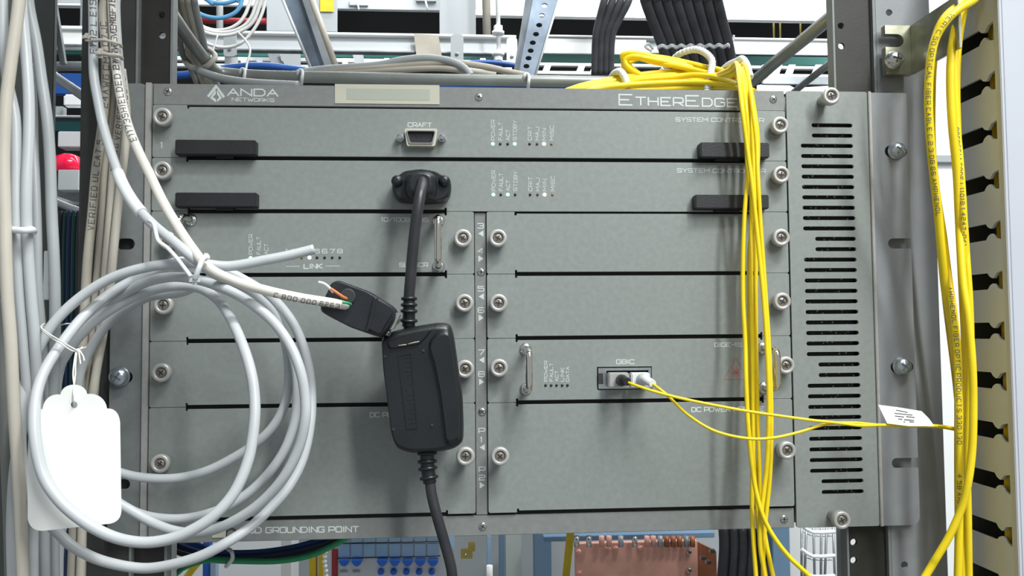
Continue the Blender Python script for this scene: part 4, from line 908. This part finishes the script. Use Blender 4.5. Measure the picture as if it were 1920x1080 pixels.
# chromate bracket
bX = pt(1708, 100, 2).x
br = thing('hinge_bracket', 'iridescent yellow-chromate angle bracket screwed to the right rack upright', 'bracket', pt(1684, 140, 0))
a = pt(1662, 139, 2); b = pt(1708, 48, 2); s0 = pt(1662, 88, 2); s1 = pt(1694, 64, 2)
P = [(a.x, a.z), (b.x, a.z), (b.x, b.z), (a.x, b.z), (a.x, s1.z)]
r = (s1.z - s0.z) / 2
for k in range(9):
    an = math.radians(90 - 22.5 * k); P.append((s1.x - r + r * math.cos(an), s0.z + r + r * math.sin(an)))
P += [(a.x, s0.z)]
MB().plate(P, [], -.002, .0030).build('screw_plate', 'chromate', br)
MB().box((b.x - .0004, -.002, a.z), (b.x + .0012, -.052, b.z), .0002).build('side_plate', 'chromate', br)
c = pt(1683, 108, 8)
o = MB().lathe([(.0056, .002), (.0056, .0030), (.0052, .0032), (.0050, .0058), (.0042, .0072), (.002, .0082), (.0001, .0084)], Vector((c.x, 0, c.z)), seg=26).build('bracket_screw', 'steel', br)
mb = MB()
for an in (10, 100): mb.box((-.0028, -.0088, -.0005), (.0028, -.0070, .0005), .0002, Matrix.Translation((c.x, 0, c.z)) @ Matrix.Rotation(math.radians(an), 4, 'Y'))
mb.build('cross_recess', 'slotd', o)
# ------------------------------------------------------------ lacing bar and what lies on it
def th(mb, name, m, label, cat, group=None):
    return tag(mb.build(name, m), label, cat, group)
def B(x0, y0, x1, y1, d, dep, bev=.5):
    mb = MB(); boxpx(mb, x0, y0, x1, y1, d, dep, bev); return mb
def poly(P, d, dep): mb = MB(); polypx(mb, P, d, dep); return mb
cable('lacing_bar', [(296, -6, -16), (322, 28, -32), (340, 54, -56), (365, 88, -96), (388, 117, -132), (402, 131, -148), (425, 138, -154), (480, 142, -155), (600, 145, -155), (960, 151, -155), (1200, 155, -155), (1370, 158, -155), (1404, 155, -152), (1424, 143, -138), (1450, 120, -110), (1500, 80, -68), (1560, 30, -26), (1590, 5, -16)], 4.5, 'barp', 'long bent metal lacing bar running behind the top of the chassis', 'bar', seg=14)
cable('support_rod', [(1486, 175, -150), (1520, 147, -90), (1585, 97, -15)], 2.6, 'galv', 'short slanting metal rod at the right end above the vent panel', 'rod')
gl = 'grey cables over the lacing bar'
cable('grey_cable', [(556, 139, -166), (600, 131, -168), (660, 126, -170), (715, 121, -172), (760, 112, -172), (800, 109, -172), (840, 114, -170), (868, 126, -166), (884, 143, -160)], 3.1, 'greyc2', 'grey cable arching highest over the lacing bar near the taupe sheet')
cable('beige_cable', [(560, 142, -166), (620, 133, -168), (700, 128, -170), (780, 121, -172), (850, 118, -172), (910, 125, -170), (950, 134, -168), (990, 142, -166)], 2.6, 'beige2', 'beige cable lying along the lacing bar to its second tie')
cable('beige_cable', [(566, 143, -166), (640, 137, -168), (730, 132, -170), (820, 128, -170), (880, 134, -168), (930, 141, -166)], 2.4, 'beige2', 'short beige cable hugging the middle of the lacing bar')
cable('grey_cable', [(372, 132, -120), (400, 143, -120), (430, 150, -118), (480, 156, -115), (560, 160, -112)], 3.0, 'greyc2', 'grey cable sagging under the left end of the lacing bar')
for i, (x, lb) in enumerate(((563, 'white tie loop on the lacing bar, above the blank sticker'), (455, 'pale tie loop on the lacing bar above the maker name'), (988, 'white tie loop on the lacing bar left of the yellow bundle'))):
    yy = 145 + (x - 600) * .018
    ring_tie('cable_tie', lb, [(x - 4, yy + 6, -158), (x - 5, yy - 8, -150), (x, yy - 13, -150), (x + 4, yy - 9, -146), (x + 3, yy + 2, -144), (x + 2, yy + 14, -150)], 1.3, 'tie')
# beige bundle tied at the bend
for i, (x0, x1, x2, m, lb) in enumerate(((330, 347, 372, 'beige2', 'leftmost beige cable of the bundle tied to the bent bar'), (343, 356, 380, 'beige2', 'second beige cable of the bundle tied to the bent bar'), (354, 367, 388, 'beige', 'third beige cable of the bundle tied to the bent bar'), (366, 378, 396, 'greyc2', 'grey cable at the right of the bundle tied to the bent bar'), (318, 334, 360, 'greyd', 'dark grey cable behind the bent bar at the left'))):
    nm = 'grey_cable' if 'grey' in m else 'beige_cable'
    cable(nm, [(x0 - 6, -30, -90), (x0, 10, -100), (x1, 62, -126), (x1 + 8, 100, -150), (x2 - 4, 125, -160), (x2 + 8, 152, -164), (x2 + 18, 178, -166)], 2.4, m, lb)
ring_tie('cable_tie', 'broad white tie lashing beige cables to the bent bar', [(346, 112, -160), (352, 122, -150), (366, 128, -134), (386, 124, -122), (400, 113, -122), (403, 103, -130), (394, 95, -146)], 2.0, 'tie2', None)
# white and blue cable loops high behind
for k, (L, m, r, lb) in enumerate((
 ([(366, 40, -420), (385, 52, -420), (410, 57, -420), (438, 50, -420), (458, 30, -420), (478, -20, -420)], 'whitec', 1.9, 'innermost white cable loop hanging above the chassis'),
 ([(368, 46, -410), (392, 58, -410), (420, 61, -410), (448, 54, -410), (470, 34, -410), (490, -20, -410)], 'whitec', 1.9, 'second white cable loop hanging above the chassis'),
 ([(370, 54, -400), (395, 64, -400), (425, 66, -400), (452, 58, -400), (476, 38, -400), (498, -20, -400)], 'whitec', 1.9, 'third white cable loop hanging above the chassis'),
 ([(370, 70, -380), (392, 83, -380), (420, 89, -380), (450, 82, -380), (474, 58, -380), (490, 28, -380), (504, -20, -380)], 'whitec', 1.7, 'lowest white cable loop hanging above the chassis'),
 ([(356, 4, -440), (372, 24, -440), (398, 33, -440), (426, 31, -440), (448, 16, -440), (460, -20, -440)], 'lblue', 2.3, 'blue cable loop hanging inside the white loops'),
 ([(366, -14, -450), (392, 2, -450), (420, 6, -450), (446, -2, -450), (460, -20, -450)], 'lblue', 2.3, 'upper blue cable just entering the top edge'),
 ([(446, 60, -370), (462, 78, -370), (469, 95, -370), (463, 120, -370), (460, 138, -370)], 'whitec', 1.1, 'thin white strip dangling from the cable loops'),
 ([(408, 66, -376), (402, 86, -376), (395, 108, -376)], 'whitec', .9, 'short thin white strip under the cable loops'))):
    cable('blue_cable' if m == 'lblue' else 'white_cable', L, r, m, lb)

# ------------------------------------------------------------ overhead steelwork behind the rack
t = thing('cable_tray', 'pale grey cable tray rail running across behind the rack, upper left', 'cable tray', pt(700, 80, -700))
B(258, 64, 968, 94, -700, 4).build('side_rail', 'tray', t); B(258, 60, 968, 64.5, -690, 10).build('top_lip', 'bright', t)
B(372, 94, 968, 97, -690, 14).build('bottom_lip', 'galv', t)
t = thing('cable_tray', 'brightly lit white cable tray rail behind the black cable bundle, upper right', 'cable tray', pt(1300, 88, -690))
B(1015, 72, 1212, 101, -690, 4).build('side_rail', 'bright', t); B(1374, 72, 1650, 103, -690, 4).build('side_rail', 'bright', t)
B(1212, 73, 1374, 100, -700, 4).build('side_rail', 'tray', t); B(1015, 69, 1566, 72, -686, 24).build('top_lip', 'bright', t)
t = thing('cable_tray', 'short white tray end seen in the gap left of the rack', 'cable tray', pt(128, 66, -690))
B(98, 88, 170, 93, -700, 6).build('lower_lip', 'tray', t); B(98, 94, 170, 101, -705, 6).build('teal_rail', 'teal', t); B(98, 84, 170, 88, -706, 6).build('shadow_gap', 'galv', t)
B(150, -40, 166, 104, -710, 6).build('tray_hanger', 'galv', t)
B(106, 48, 158, 54, -684, 20).build('top_lip', 'bright', t); B(106, 54, 158, 83, -690, 4).build('side_rail', 'bright', t)
th(B(500, -30, 632, 59, -860, 6), 'hanger_plate', 'greyb', 'grey hanger plate with a yellow sticker, top left of centre', 'plate')
th(B(600, -12, 626, 22, -857, 1), 'warning_sticker', 'amberp', 'yellow sticker on the grey hanger plate at the top', 'sticker')
th(B(824, -30, 892, 66, -820, 6), 'hanger_plate', 'greyb', 'grey hanger plate left of the threaded rod', 'plate')
th(B(300, -6, 500, 9, -900, 8), 'ceiling_beam', 'bright', 'white lit beam edge above the cable loops', 'beam')
t = thing('ceiling_beam', 'grey beam between the two hanger plates at the top edge', 'beam', pt(720, 0, -950))
B(632, -30, 824, 18, -950, 10).build('beam_web', 'greyb', t); B(655, 0, 690, 10, -945, 6).build('beam_clip', 'greyb', t); B(780, -10, 818, 2, -945, 6).build('beam_clip', 'greyb', t)
for x in (672, 801): 
    mb = MB(); mb.tube([pt(x - 3, 2, -940), pt(x + 1, 18, -940)], .0016, 6); mb.build('beam_pin', 'bright', t)
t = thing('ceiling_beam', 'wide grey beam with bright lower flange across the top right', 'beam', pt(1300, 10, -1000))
B(892, -40, 1566, 24, -1010, 8).build('beam_web', 'greyb', t); B(892, 24, 1566, 34, -990, 14).build('beam_flange', 'bright', t)  # flange whiter than the web: the light it catches is painted in
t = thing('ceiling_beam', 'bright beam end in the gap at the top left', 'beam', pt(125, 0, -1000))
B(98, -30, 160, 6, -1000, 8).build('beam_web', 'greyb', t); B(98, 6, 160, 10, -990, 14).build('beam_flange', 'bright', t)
th(poly([(776, 63), (822, 66), (829, 109), (781, 106)], -684, 1.2), 'hanging_sheet', 'beige2', 'taupe sheet hanging over the grey tray rail', 'sheet')
def tab(x0, y0, x1, y1, by, label, m='greyb'):
    t = thing('hanger_tab', label, 'bracket', pt((x0 + x1) / 2, y1, -670))
    P = rounded([(x0, y0), (x1, y0), (x1, y1), (x0, y1)], 7); mb = MB(); polypx(mb, P, -670, 3); mb.build('tab', m, t)
    c = pt((x0 + x1) / 2, by, -670); MB().lathe([(.0026, 0), (.0026, .002), (.001, .003)], Vector((c.x, .670, c.z)), seg=12).build('tab_bolt', 'steel', t); return t
tab(845, 64, 869, 117, 101, 'grey hanger tab with a bolt below the second hanger plate'); tab(950, 70, 970, 119, 106, 'white hanger tab beside the perforated strut', 'tray'); tab(419, 62, 443, 106, 92, 'grey hanger tab behind the lowest white cable loop')
th(B(421, 106, 445, 133, -700, 4), 'hanger_strap', 'tray', 'pale strap below the tab behind the white loops', 'strap')
t = thing('threaded_rod', 'bright threaded rod with two nuts between plate and perforated strut', 'rod', pt(933, 120, -640))
MB().tube([pt(928, -240, -640), pt(936, 125, -640)], .0030, 10).build('rod', 'bright', t)
for y in (62, 102):
    c = pt(934, y, -640); MB().lathe([(.0085, -.002), (.0085, .002)], c, Vector((0, 0, 1)), seg=12).build('washer', 'bright', t); MB().lathe([(.0062, -.009), (.0062, -.002)] if y > 80 else [(.0062, .002), (.0062, .010)], c, Vector((0, 0, 1)), seg=6, smooth=False).build('nut', 'bright', t)
MB_ = MB().tube([pt(907, -240, -760), pt(913, 68, -760)], .0062, 8); th(MB_, 'conduit', 'beige2', 'olive upright conduit just left of the threaded rod', 'conduit')
MB_ = MB().tube([pt(412, -240, -860), pt(412, 60, -860)], .0055, 8); th(MB_, 'conduit', 'tray', 'pale upright post behind the blue cable loop', 'conduit')
# perforated strut
t = thing('perforated_strut', 'perforated galvanised strut slanting across the top of the picture', 'strut', pt(1000, 140, -340))
hp = []
for x, y in ((1021, 10), (1016, 29), (1011, 47), (1005, 64), (999, 80), (995, 95), (991, 109), (987, 124)):
    hp.append([(pt(x + 6 * math.cos(-a * .785), y + 4.4 * math.sin(-a * .785), -340).x, pt(x + 6 * math.cos(-a * .785), y + 4.4 * math.sin(-a * .785), -340).z) for a in range(8)])
o4 = [pt(x, y, -340) for x, y in ((1003, -20), (1054, -20), (1004, 142), (972, 142))]
MB().plate([(q.x, q.z) for q in o4], hp, .340, .343).build('web', 'galvb', t)
a = [pt(x, y, -340) for x, y in ((1003, -20), (972, 142))]; b = [pt(x, y, -330) for x, y in ((988, -20), (962, 142))]
MB().add([a[0], a[1], b[1], b[0]] + [v + Vector((0, .002, 0)) for v in (a[0], a[1], b[1], b[0])], [[0, 1, 2, 3], [7, 6, 5, 4], [0, 1, 5, 4], [2, 3, 7, 6], [1, 2, 6, 5], [3, 0, 4, 7]]).build('flange', 'galv', t)
MB().tube([pt(1054, -20, -338), pt(1004, 142, -338)], .0012, 6).build('bright_edge', 'bright', t)
# slanting channel and conduit on the left
t = thing('strut_channel', 'blue-grey metal channel slanting down above the maker lettering', 'strut', pt(590, 140, -300))
for nm, P, d, m in (('channel_web', [(522, -20), (560, -20), (612, 134), (586, 136)], -300, 'galvb'), ('channel_flange', [(560, -20), (577, -20), (626, 132), (612, 134)], -294, 'galv')):
    mb = MB(); polypx(mb, P, d, 3); mb.build(nm, m, t)
MB().tube([pt(522, -20, -296), pt(586, 136, -296)], .0016, 6).build('bright_edge', 'tray', t)
th(MB().tube([pt(577, -22, -270), pt(632, 131, -270)], .0030, 10), 'conduit', 'beige', 'slim beige conduit slanting beside the blue-grey channel', 'conduit')
# slanting hangers and ladders behind
t = thing('ladder_rack', 'teal-edged ladder rack with white rungs running behind the yellow bundle', 'ladder rack', pt(1300, 130, -900))
B(1000, 103, 1566, 120, -1150, 12).build('teal_rail', 'teal', t); B(300, 100, 960, 108, -1160, 12).build('teal_rail', 'teal', t)
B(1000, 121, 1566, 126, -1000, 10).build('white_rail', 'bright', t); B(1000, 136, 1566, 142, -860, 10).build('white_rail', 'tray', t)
rk = t
for x in (1022, 1086, 1112, 1140, 1430, 1455, 1480, 1530):
    mb = MB(); polypx(mb, [(x, 121), (x + 12, 121), (x + 4, 145), (x - 10, 145)], -900, 4); mb.build('rung', 'tray', t)
t = thing('ladder_rack', 'low ladder rack seen between white loops and lacing bar', 'ladder rack', pt(600, 115, -950))
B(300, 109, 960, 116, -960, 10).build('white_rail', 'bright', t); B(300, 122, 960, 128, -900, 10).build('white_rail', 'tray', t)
for x in (450, 480, 640, 720, 760, 900): 
    mb = MB(); polypx(mb, [(x, 109), (x + 10, 109), (x + 16, 130), (x + 4, 130)], -920, 4); mb.build('rung', 'tray', t)
for P, d, m, lb in (([(500, 95), (521, 95), (533, 128), (510, 124)], -520, 'galv', 'small galvanised hanger left of the slanting channel'), ([(522, 98), (563, 99), (563, 127), (534, 122)], -540, 'greyb', 'grey clip plate left of the slanting channel'), ([(660, 97), (680, 97), (684, 122), (666, 122)], -560, 'galv', 'small galvanised hanger right of the slanting channel')):
    poly(P, -880 if 'clip' in lb else -890, 3).build('hanger_bracket', m, t, lb)
cable('blue_cable', [(300, 142, -420), (350, 140, -420), (440, 126, -420), (500, 124, -420), (560, 131, -420), (640, 142, -400)], 4.0, 'bluew', 'thick blue cable low behind the lacing bar at the left')
cable('blue_cable', [(820, 130, -500), (880, 118, -500), (930, 118, -500), (975, 124, -500)], 3.0, 'bluew', 'blue cable curving behind the threaded rod')
cable('blue_cable', [(760, 164, -220), (900, 161, -220), (1010, 161, -220), (1100, 164, -220)], 2.2, 'bluew', 'blue cable just showing above the header strip')
poly([(1420, 160), (1450, 153), (1470, 155), (1490, 165), (1566, 160), (1566, 176), (1420, 176)], -850, 3).build('white_sheet', 'bright', rk)
th(B(1430, 143, 1566, 158, -560, 6), 'conduit', 'galv', 'flat grey conduit right of the yellow bundle top', 'conduit')
for x0, y0, x1, y1 in ((1360, 38, 1566, 40),): pass
t = thing('red_pipe', 'dull red pipe behind the white cable loops', 'pipe', pt(420, 40, -1020)); MB().tube([pt(330, 38, -1020), pt(500, 40, -1020)], .006, 8).build('pipe', 'redp', t)
for i, x in enumerate((1450, 1462, 1500)): th(MB().tube([pt(x, 10, -1020), pt(x + 1, 75, -1020)], .0018, 6), 'hanging_rod', 'brassb', ['leftmost thin rod hanging in the dark gap top right', 'second thin rod hanging in the dark gap top right', 'third thin rod hanging in the dark gap top right'][i], 'rod')
# big black cables
t8 = 'black cables of the laced bundle'
nmz = ['leftmost', 'second', 'third', 'fourth', 'fifth', 'sixth', 'seventh', 'eighth', 'rightmost']
for i in range(8):
    xt = 1212 + i * 19.0; xb = 1254 + i * 17.0
    cable('black_cable', [(xt - 8, -30, -290), (xt, 5, -292), (xt + (xb - xt) * .35, 45, -300), (xt + (xb - xt) * .72, 85, -308), (xb, 130, -318), (xb + 5, 175, -330)], 5.5, 'bigblack', nmz[i] + ' thick black cable of the white-laced bundle from the left', n=5, group=t8, seg=12)
for i in range(4):
    xt = 1132 + i * 15; xb = 1117 + i * 10
    cable('black_cable', [(xt + 8, -30, -560), (xt, 5, -560), (xt - (xt - xb) * .6, 40, -570), (xb, 72, -580), (xb - 2, 140, -600)], 5.0, 'bigblack', nmz[i] + ' cable of the four black ones left of the laced bundle', n=5, group='black cables beside the laced bundle')
lc = thing('cable_lacing', 'white waxed lacing cord across the thick black cables', 'lacing', pt(1300, 88, -300))
Lz = []
for i in range(8):
    x = 1212 + i * 19 + (42 - 2 * i) * .72; Lz += [(x - 9, 88 - i * .2, -298), (x, 84 - i * .2, -293)]
Lz += [(1368, 86, -308), (1374, 74, -312), (1376, 66, -312)]
for dy in (0, 3): MB().tube(pxs([(x, y + dy, d) for x, y, d in Lz], 4), .0011, 7).build('cord', 'bright', lc)
MB().tube(pxs([(1224, 92, -304), (1216, 82, -300), (1210, 88, -300), (1222, 96, -300)], 5), .0012, 7).build('knot_loop', 'bright', lc)

# ------------------------------------------------------------ gap at the far left
th(B(46, -60, 97, 640, -170, 6, 1), 'cabinet_post', 'post', 'grey-green cabinet post behind the far left cables', 'post')
th(poly([(92, -20), (100, -20), (122, 118), (112, 120)], -180, 4), 'metal_angle', 'greyb', 'slim metal angle leaning beside the grey-green post', 'strut')
cable('bent_tube', [(160, 124, -260), (120, 124, -262), (100, 126, -260), (93, 132, -250), (104, 144, -240), (130, 162, -225), (165, 186, -210)], 4.0, 'galv', 'bent metal tube in the gap left of the rack', 'tube')
nr = thing('neighbour_rack', 'neighbouring rack with pale shelves and dark teal shelf in the left gap', 'rack', pt(128, 380, -480))
B(98, 137, 170, 176, -500, 10).build('blue_shelf', 'bluew', nr); B(118, 176, 158, 199, -480, 10, 2).build('lit_box', 'bright', nr); B(98, 199, 118, 218, -500, 10).build('grey_box', 'greyb', nr)
B(98, 216, 170, 219, -470, 30).build('shelf_edge', 'tray', nr); B(98, 219, 170, 246, -475, 30).build('dark_shelf', 'dteal', nr); B(108, 246, 170, 276, -470, 20, 1).build('white_front', 'tray', nr)
B(107, 357, 170, 368, -440, 60).build('shelf_edge', 'greyb', nr); B(107, 368, 170, 383, -480, 10).build('white_strip', 'bright', nr)
p, q = pt(160, 100, -470), pt(176, 100, -470); MB().box((p.x, .47, -1.3), (q.x, .50, .2)).build('rack_post', 'post', nr)
bc = thing('alarm_beacon', 'red domed alarm beacon on a white box in the left gap', 'beacon', pt(128, 357, -440))
c = pt(128, 318, -440); MB().lathe([(.0150, 0), (.0148, .006), (.0125, .0135), (.006, .0165), (.0001, .0172)], c, Vector((0, 0, 1)), seg=20).build('dome', 'beacon', bc)
B(108, 318, 148, 357, -425, 30, .8).build('beacon_box', 'tray', bc)
cable('dark_rod', [(96, 374, -300), (125, 387, -300), (165, 400, -300)], 3.4, 'galv', 'dim metal rod crossing the gap below the beacon', 'rod')
for i, (x, m) in enumerate(((112, 'blackc'), (121, 'dteal'), (129, 'navy'), (138, 'dteal'), (147, 'blackc'))):
    cable('dark_cable', [(x + 3, 396, -240), (x, 460, -240), (x - 1, 560, -240), (x - 3, 720, -240), (x - 4, 1100, -240)], 2.6, m, nmz[i] + ' of five dark cables hanging in the left gap below the beacon', n=4)
th(B(81, 470, 92, 562, -90, 6), 'white_strip', 'bright', 'narrow white strip between grey cables at mid height, far left', 'panel')
th(B(-120, -100, 44, 1180, -300, 20), 'neighbour_cabinet', 'post', 'grey-green cabinet side behind the far left cable bundle', 'cabinet')
th(B(44, 640, 156, 1180, -330, 20), 'neighbour_cabinet', 'post', 'lower cabinet side behind the coil and paper tag', 'cabinet')

# ------------------------------------------------------------ below the chassis
th(B(300, 985, 560, 1200, -900, 40), 'equipment_cabinet', 'tray', 'pale cabinet behind the green and blue cables, lower left', 'cabinet')
th(B(560, 985, 1480, 1200, -700, 40), 'equipment_cabinet', 'greyb', 'grey cabinet front below the middle of the chassis', 'cabinet')
cable('navy_cable', [(300, 1006, -70), (340, 1028, -72), (400, 1043, -74), (470, 1044, -74), (550, 1034, -72), (610, 1018, -70), (650, 1000, -70)], 2.8, 'navy', 'navy cable sweeping below the grounding point lettering')
cable('blue_cable', [(330, 1006, -90), (400, 1034, -90), (470, 1038, -90), (550, 1028, -90), (620, 1008, -90)], 2.6, 'bluew', 'blue cable just above the navy one under the chassis')
cable('black_cable', [(290, 1004, -60), (330, 1034, -62), (400, 1050, -64), (470, 1051, -64), (560, 1040, -64), (620, 1020, -62), (650, 1004, -60)], 1.8, 'blackc', 'thin black cable between navy and green ones under the chassis')
cable('green_cable', [(310, 1092, -56), (345, 1064, -56), (390, 1050, -56), (450, 1052, -56), (520, 1052, -56), (580, 1042, -56), (630, 1020, -56), (660, 1002, -56)], 1.9, 'greenw', 'green cable sweeping lowest under the chassis')
cable('yellow_strap', [(343, 1092, -150), (362, 1066, -150), (378, 1048, -150)], 2.6, 'yellow', 'short yellow cable behind the green one, lower left')
ring_tie('cable_tie', 'pale tie on the green and navy cables below the chassis', [(428, 1030, -60), (434, 1034, -50), (436, 1046, -50), (430, 1056, -52), (424, 1062, -56)], 1.3, 'tie')
th(B(380, 1012, 392, 1100, -500, 14), 'blue_rail', 'bluecap', 'blue upright strip behind the green cable, lower left', 'rail')
th(B(394, 1050, 404, 1100, -495, 14), 'pale_rail', 'bluelab', 'pale blue strip right of the blue upright, lower left', 'rail')
th(B(527, 1005, 546, 1100, -520, 14), 'white_post', 'bright', 'white upright post left of the yellow ones under the chassis', 'post')
th(B(580, 1005, 592, 1100, -480, 14), 'yellow_post', 'amberp', 'left yellow upright beside the fuse panel', 'post')
th(B(597, 1005, 606, 1100, -480, 14), 'yellow_post', 'amberp', 'right yellow upright beside the fuse panel', 'post')
cz = thing('chain', 'white bead chain left of the fuse panel', 'chain', pt(610, 1080, -470))
for k in range(10):
    c = pt(610 + 1.5 * math.sin(k), 1008 + k * 9, -470); MB().lathe([(.0008, -.0028), (.0026, -.0012), (.0026, .0012), (.0008, .0028)], c, Vector((0, 0, 1)), seg=8).build('link', 'bright', cz)
th(B(306, 1020, 312, 1100, -30, 20), 'white_edge', 'bright', 'thin white upright edge under the left of the chassis', 'rail')
fp = thing('fuse_panel', 'fuse panel with blue and white labels and blue caps below the chassis', 'panel', pt(730, 1090, -380))
B(620, 1000, 836, 1110, -380, 20).build('panel_board', 'tray', fp)
B(622, 1030, 633, 1110, -378, 2).build('red_strip', 'redp', fp, 'red strip on the left')
for k in range(8):
    B(634 + k * 23.8, 1019, 656 + k * 23.8, 1044, -378, 2).build('label_cell', 'bluelab', fp); B(634 + k * 23.8, 1004, 656 + k * 23.8, 1017, -378, 2).build('label_cell', 'bluelab', fp)
B(630, 1044.6, 826, 1045.8, -377.5, 2).build('seam_line', 'slotd', fp); B(640, 1017, 826, 1018.2, -377.5, 2).build('seam_line', 'slotd', fp)
for k in (0, 1, 3, 4, 5, 6, 7):
    x = 645 + k * 23.8; P = rounded([(x - 11, 1051), (x - 6, 1060), (x, 1063), (x + 6, 1060), (x + 11, 1051)], 3); mb = MB(); polypx(mb, P, -370, 9); mb.build('fuse_cap', 'bluecap', fp)
    if k > 1:
        c = pt(x - 2, 1071, -378); MB().lathe([(.0033, 0), (.0033, .003), (.002, .005), (.0001, .0055)], Vector((c.x, .378, c.z)), seg=14).build('fuse_button', 'bluecap', fp)
    else: B(x - 8, 1070, x + 6, 1074, -377, 2).build('fuse_slot', 'greyb', fp)
bb = thing('door_catch', 'small brass bracket on the grey cabinet right of the black cord', 'bracket', pt(875, 1048, -600))
B(864, 1030, 886, 1048, -600, 6).build('catch_plate', 'brassb', bb); B(878, 1018, 891, 1034, -604, 6).build('catch_arm', 'brassb', bb)
c = pt(873, 1040, -600); MB().lathe([(.0022, 0), (.001, .0015)], Vector((c.x, .6, c.z)), seg=10).build('catch_rivet', 'steel', bb)
th(B(838, 1005, 852, 1030, -640, 8), 'blue_strip', 'bluelab', 'small blue and white strip right of the fuse panel', 'strip')
th(B(913, 1004, 921, 1064, -620, 8), 'blue_strip', 'bluelab', 'blue strip on the grey cabinet beneath the footer screw', 'strip')
th(MB().tube([pt(918, 1060, -600), pt(918, 1110, -600)], .004, 8), 'door_rod', 'bright', 'short white rod under the blue strip', 'rod')
th(B(936, 1000, 946, 1110, -640, 8), 'dark_post', 'bluep', 'dark blue-grey post right of the white rod', 'post')
th(B(948, 1000, 978, 1110, -640, 20), 'pale_cabinet', 'paleg', 'pale green cabinet edge left of the copper bar', 'cabinet')
th(B(1002, 1000, 1034, 1110, -600, 20), 'blue_post', 'bluep', 'broad blue-grey post left of the copper bar', 'post')
th(poly([(1064, 990), (1078, 990), (1066, 1100), (1053, 1100)], -300, 3), 'yellow_strap', 'amberp', 'leaning yellow strap left of the copper bar', 'strap')
cb = thing('copper_busbar', 'wide copper busbar with a row of bolts along its top', 'busbar', pt(1200, 1090, -420))
B(1079, 1017, 1309, 1110, -420, 8).build('front_bar', 'copper', cb)
mb = MB(); a, b = pt(1309, 1017, -420), pt(1309, 1110, -420); c_, d_ = pt(1343, 1034, -400), pt(1345, 1110, -400)
o_ = Vector((0, .008, 0)); mb.add([a, b, d_, c_, a + o_, b + o_, d_ + o_, c_ + o_], [[0, 1, 2, 3], [7, 6, 5, 4], [0, 3, 7, 4], [1, 5, 6, 2], [2, 6, 7, 3], [0, 4, 5, 1]]).build('side_bar', 'copper2', cb, 'darker copper side')
for x, m in ((1081, 'steel'), (1104, 'steel'), (1128, 'copper'), (1142, 'copper'), (1164, 'galv'), (1190, 'steel'), (1213, 'copper'), (1225, 'copper'), (1238, 'galv'), (1250, 'copper2'), (1262, 'copper2'), (1274, 'copper2'), (1287, 'galv'), (1298, 'copper2')):
    p = pt(x, 1018, -412); q = pt(x, 1005, -412); MB().tube([p + Vector((0, 0, -.004)), q], .0030, 8).build('bar_bolt', m, cb)
for x, y in ((1085, 1034), (1140, 1028), (1154, 1028), (1200, 1027), (1291, 1034), (1291, 1068), (1086, 1074)):
    c = pt(x, y, -420); MB().lathe([(.003, 0), (.003, .003), (.0016, .004)], Vector((c.x, .42, c.z)), seg=6, smooth=False).build('bar_nut', 'steel' if x > 1280 else 'copper', cb)
for x, y in ((1318, 1046), (1328, 1054), (1335, 1033)):
    c = pt(x, y, -398); MB().box(c - Vector((.003, .002, .002)), c + Vector((.003, .002, .002)), .0006).build('end_nut', 'steel', cb)
th(B(1020, 1003, 1340, 1012, -440, 20), 'bar_support', 'bluep', 'blue-grey support strip behind the busbar bolts', 'support')
for i in range(6):
    x = 1356 + i * 17; cable('black_cable', [(x, 985, -350), (x + 2, 1030, -350), (x - 4, 1110, -350)], 5.2, 'blackc', nmz[i] + ' of six black cables right of the copper busbar', n=3)
th(B(1449, 985, 1481, 1110, -320, 16), 'blue_post', 'bluep', 'blue-grey post between black cables and white wall', 'post')
ww = MB(); p0, p1 = pt(1478, 900, -1300), pt(1660, 1200, -1300); ww.box((p0.x, 1.3, -1.3), (p1.x, 1.32, p0.z)); th(ww, 'white_cabinet', 'bright', 'white cabinet glimpsed behind the wire shelves, lower right', 'cabinet')
ws = thing('wire_shelf', 'white wire shelf unit below the lower right thumbscrew', 'shelf', pt(1530, 1080, -420))
for y in (993, 1038, 1076):
    MB().tube(pxs([(1502, y - 8, -420), (1506, y - 6, -420), (1524, y + 5, -420), (1560, y + 4, -420), (1566, y + 3, -420)], 2), .0022, 6).build('shelf_rail', 'bright', ws)
    MB().tube(pxs([(1506, y + 3, -440), (1524, y + 11, -440), (1560, y + 11, -440)], 2), .0012, 6).build('shelf_rail', 'tray', ws)
for x, x2 in ((1503, 1503), (1562, 1566), (1525, 1528), (1540, 1539), (1550, 1546), (1512, 1508)):
    MB().tube([pt(x, 985, -430), pt(x2, 1100, -430)], .0014, 6).build('shelf_wire', 'galv', ws)
th(MB().tube([pt(1577, 985, -60), pt(1579, 1100, -60)], .0032, 10), 'conduit', 'greyc2', 'slim grey conduit under the lower right thumbscrew', 'conduit')
# white cabinet seen between upright and duct
a, b = pt(1700, 540, -700), pt(1826, 540, -700); wc = thing('white_cabinet', 'tall brightly lit white cabinet between the upright and yellow cords', 'cabinet', (a.x, .72, -1.3))
MB().box((a.x, .70, -1.3), (b.x, .74, .9)).build('cabinet_front', 'bright', wc); B(1740, 291, 1800, 304, -690, 9).build('cross_bar', 'greyb', wc)
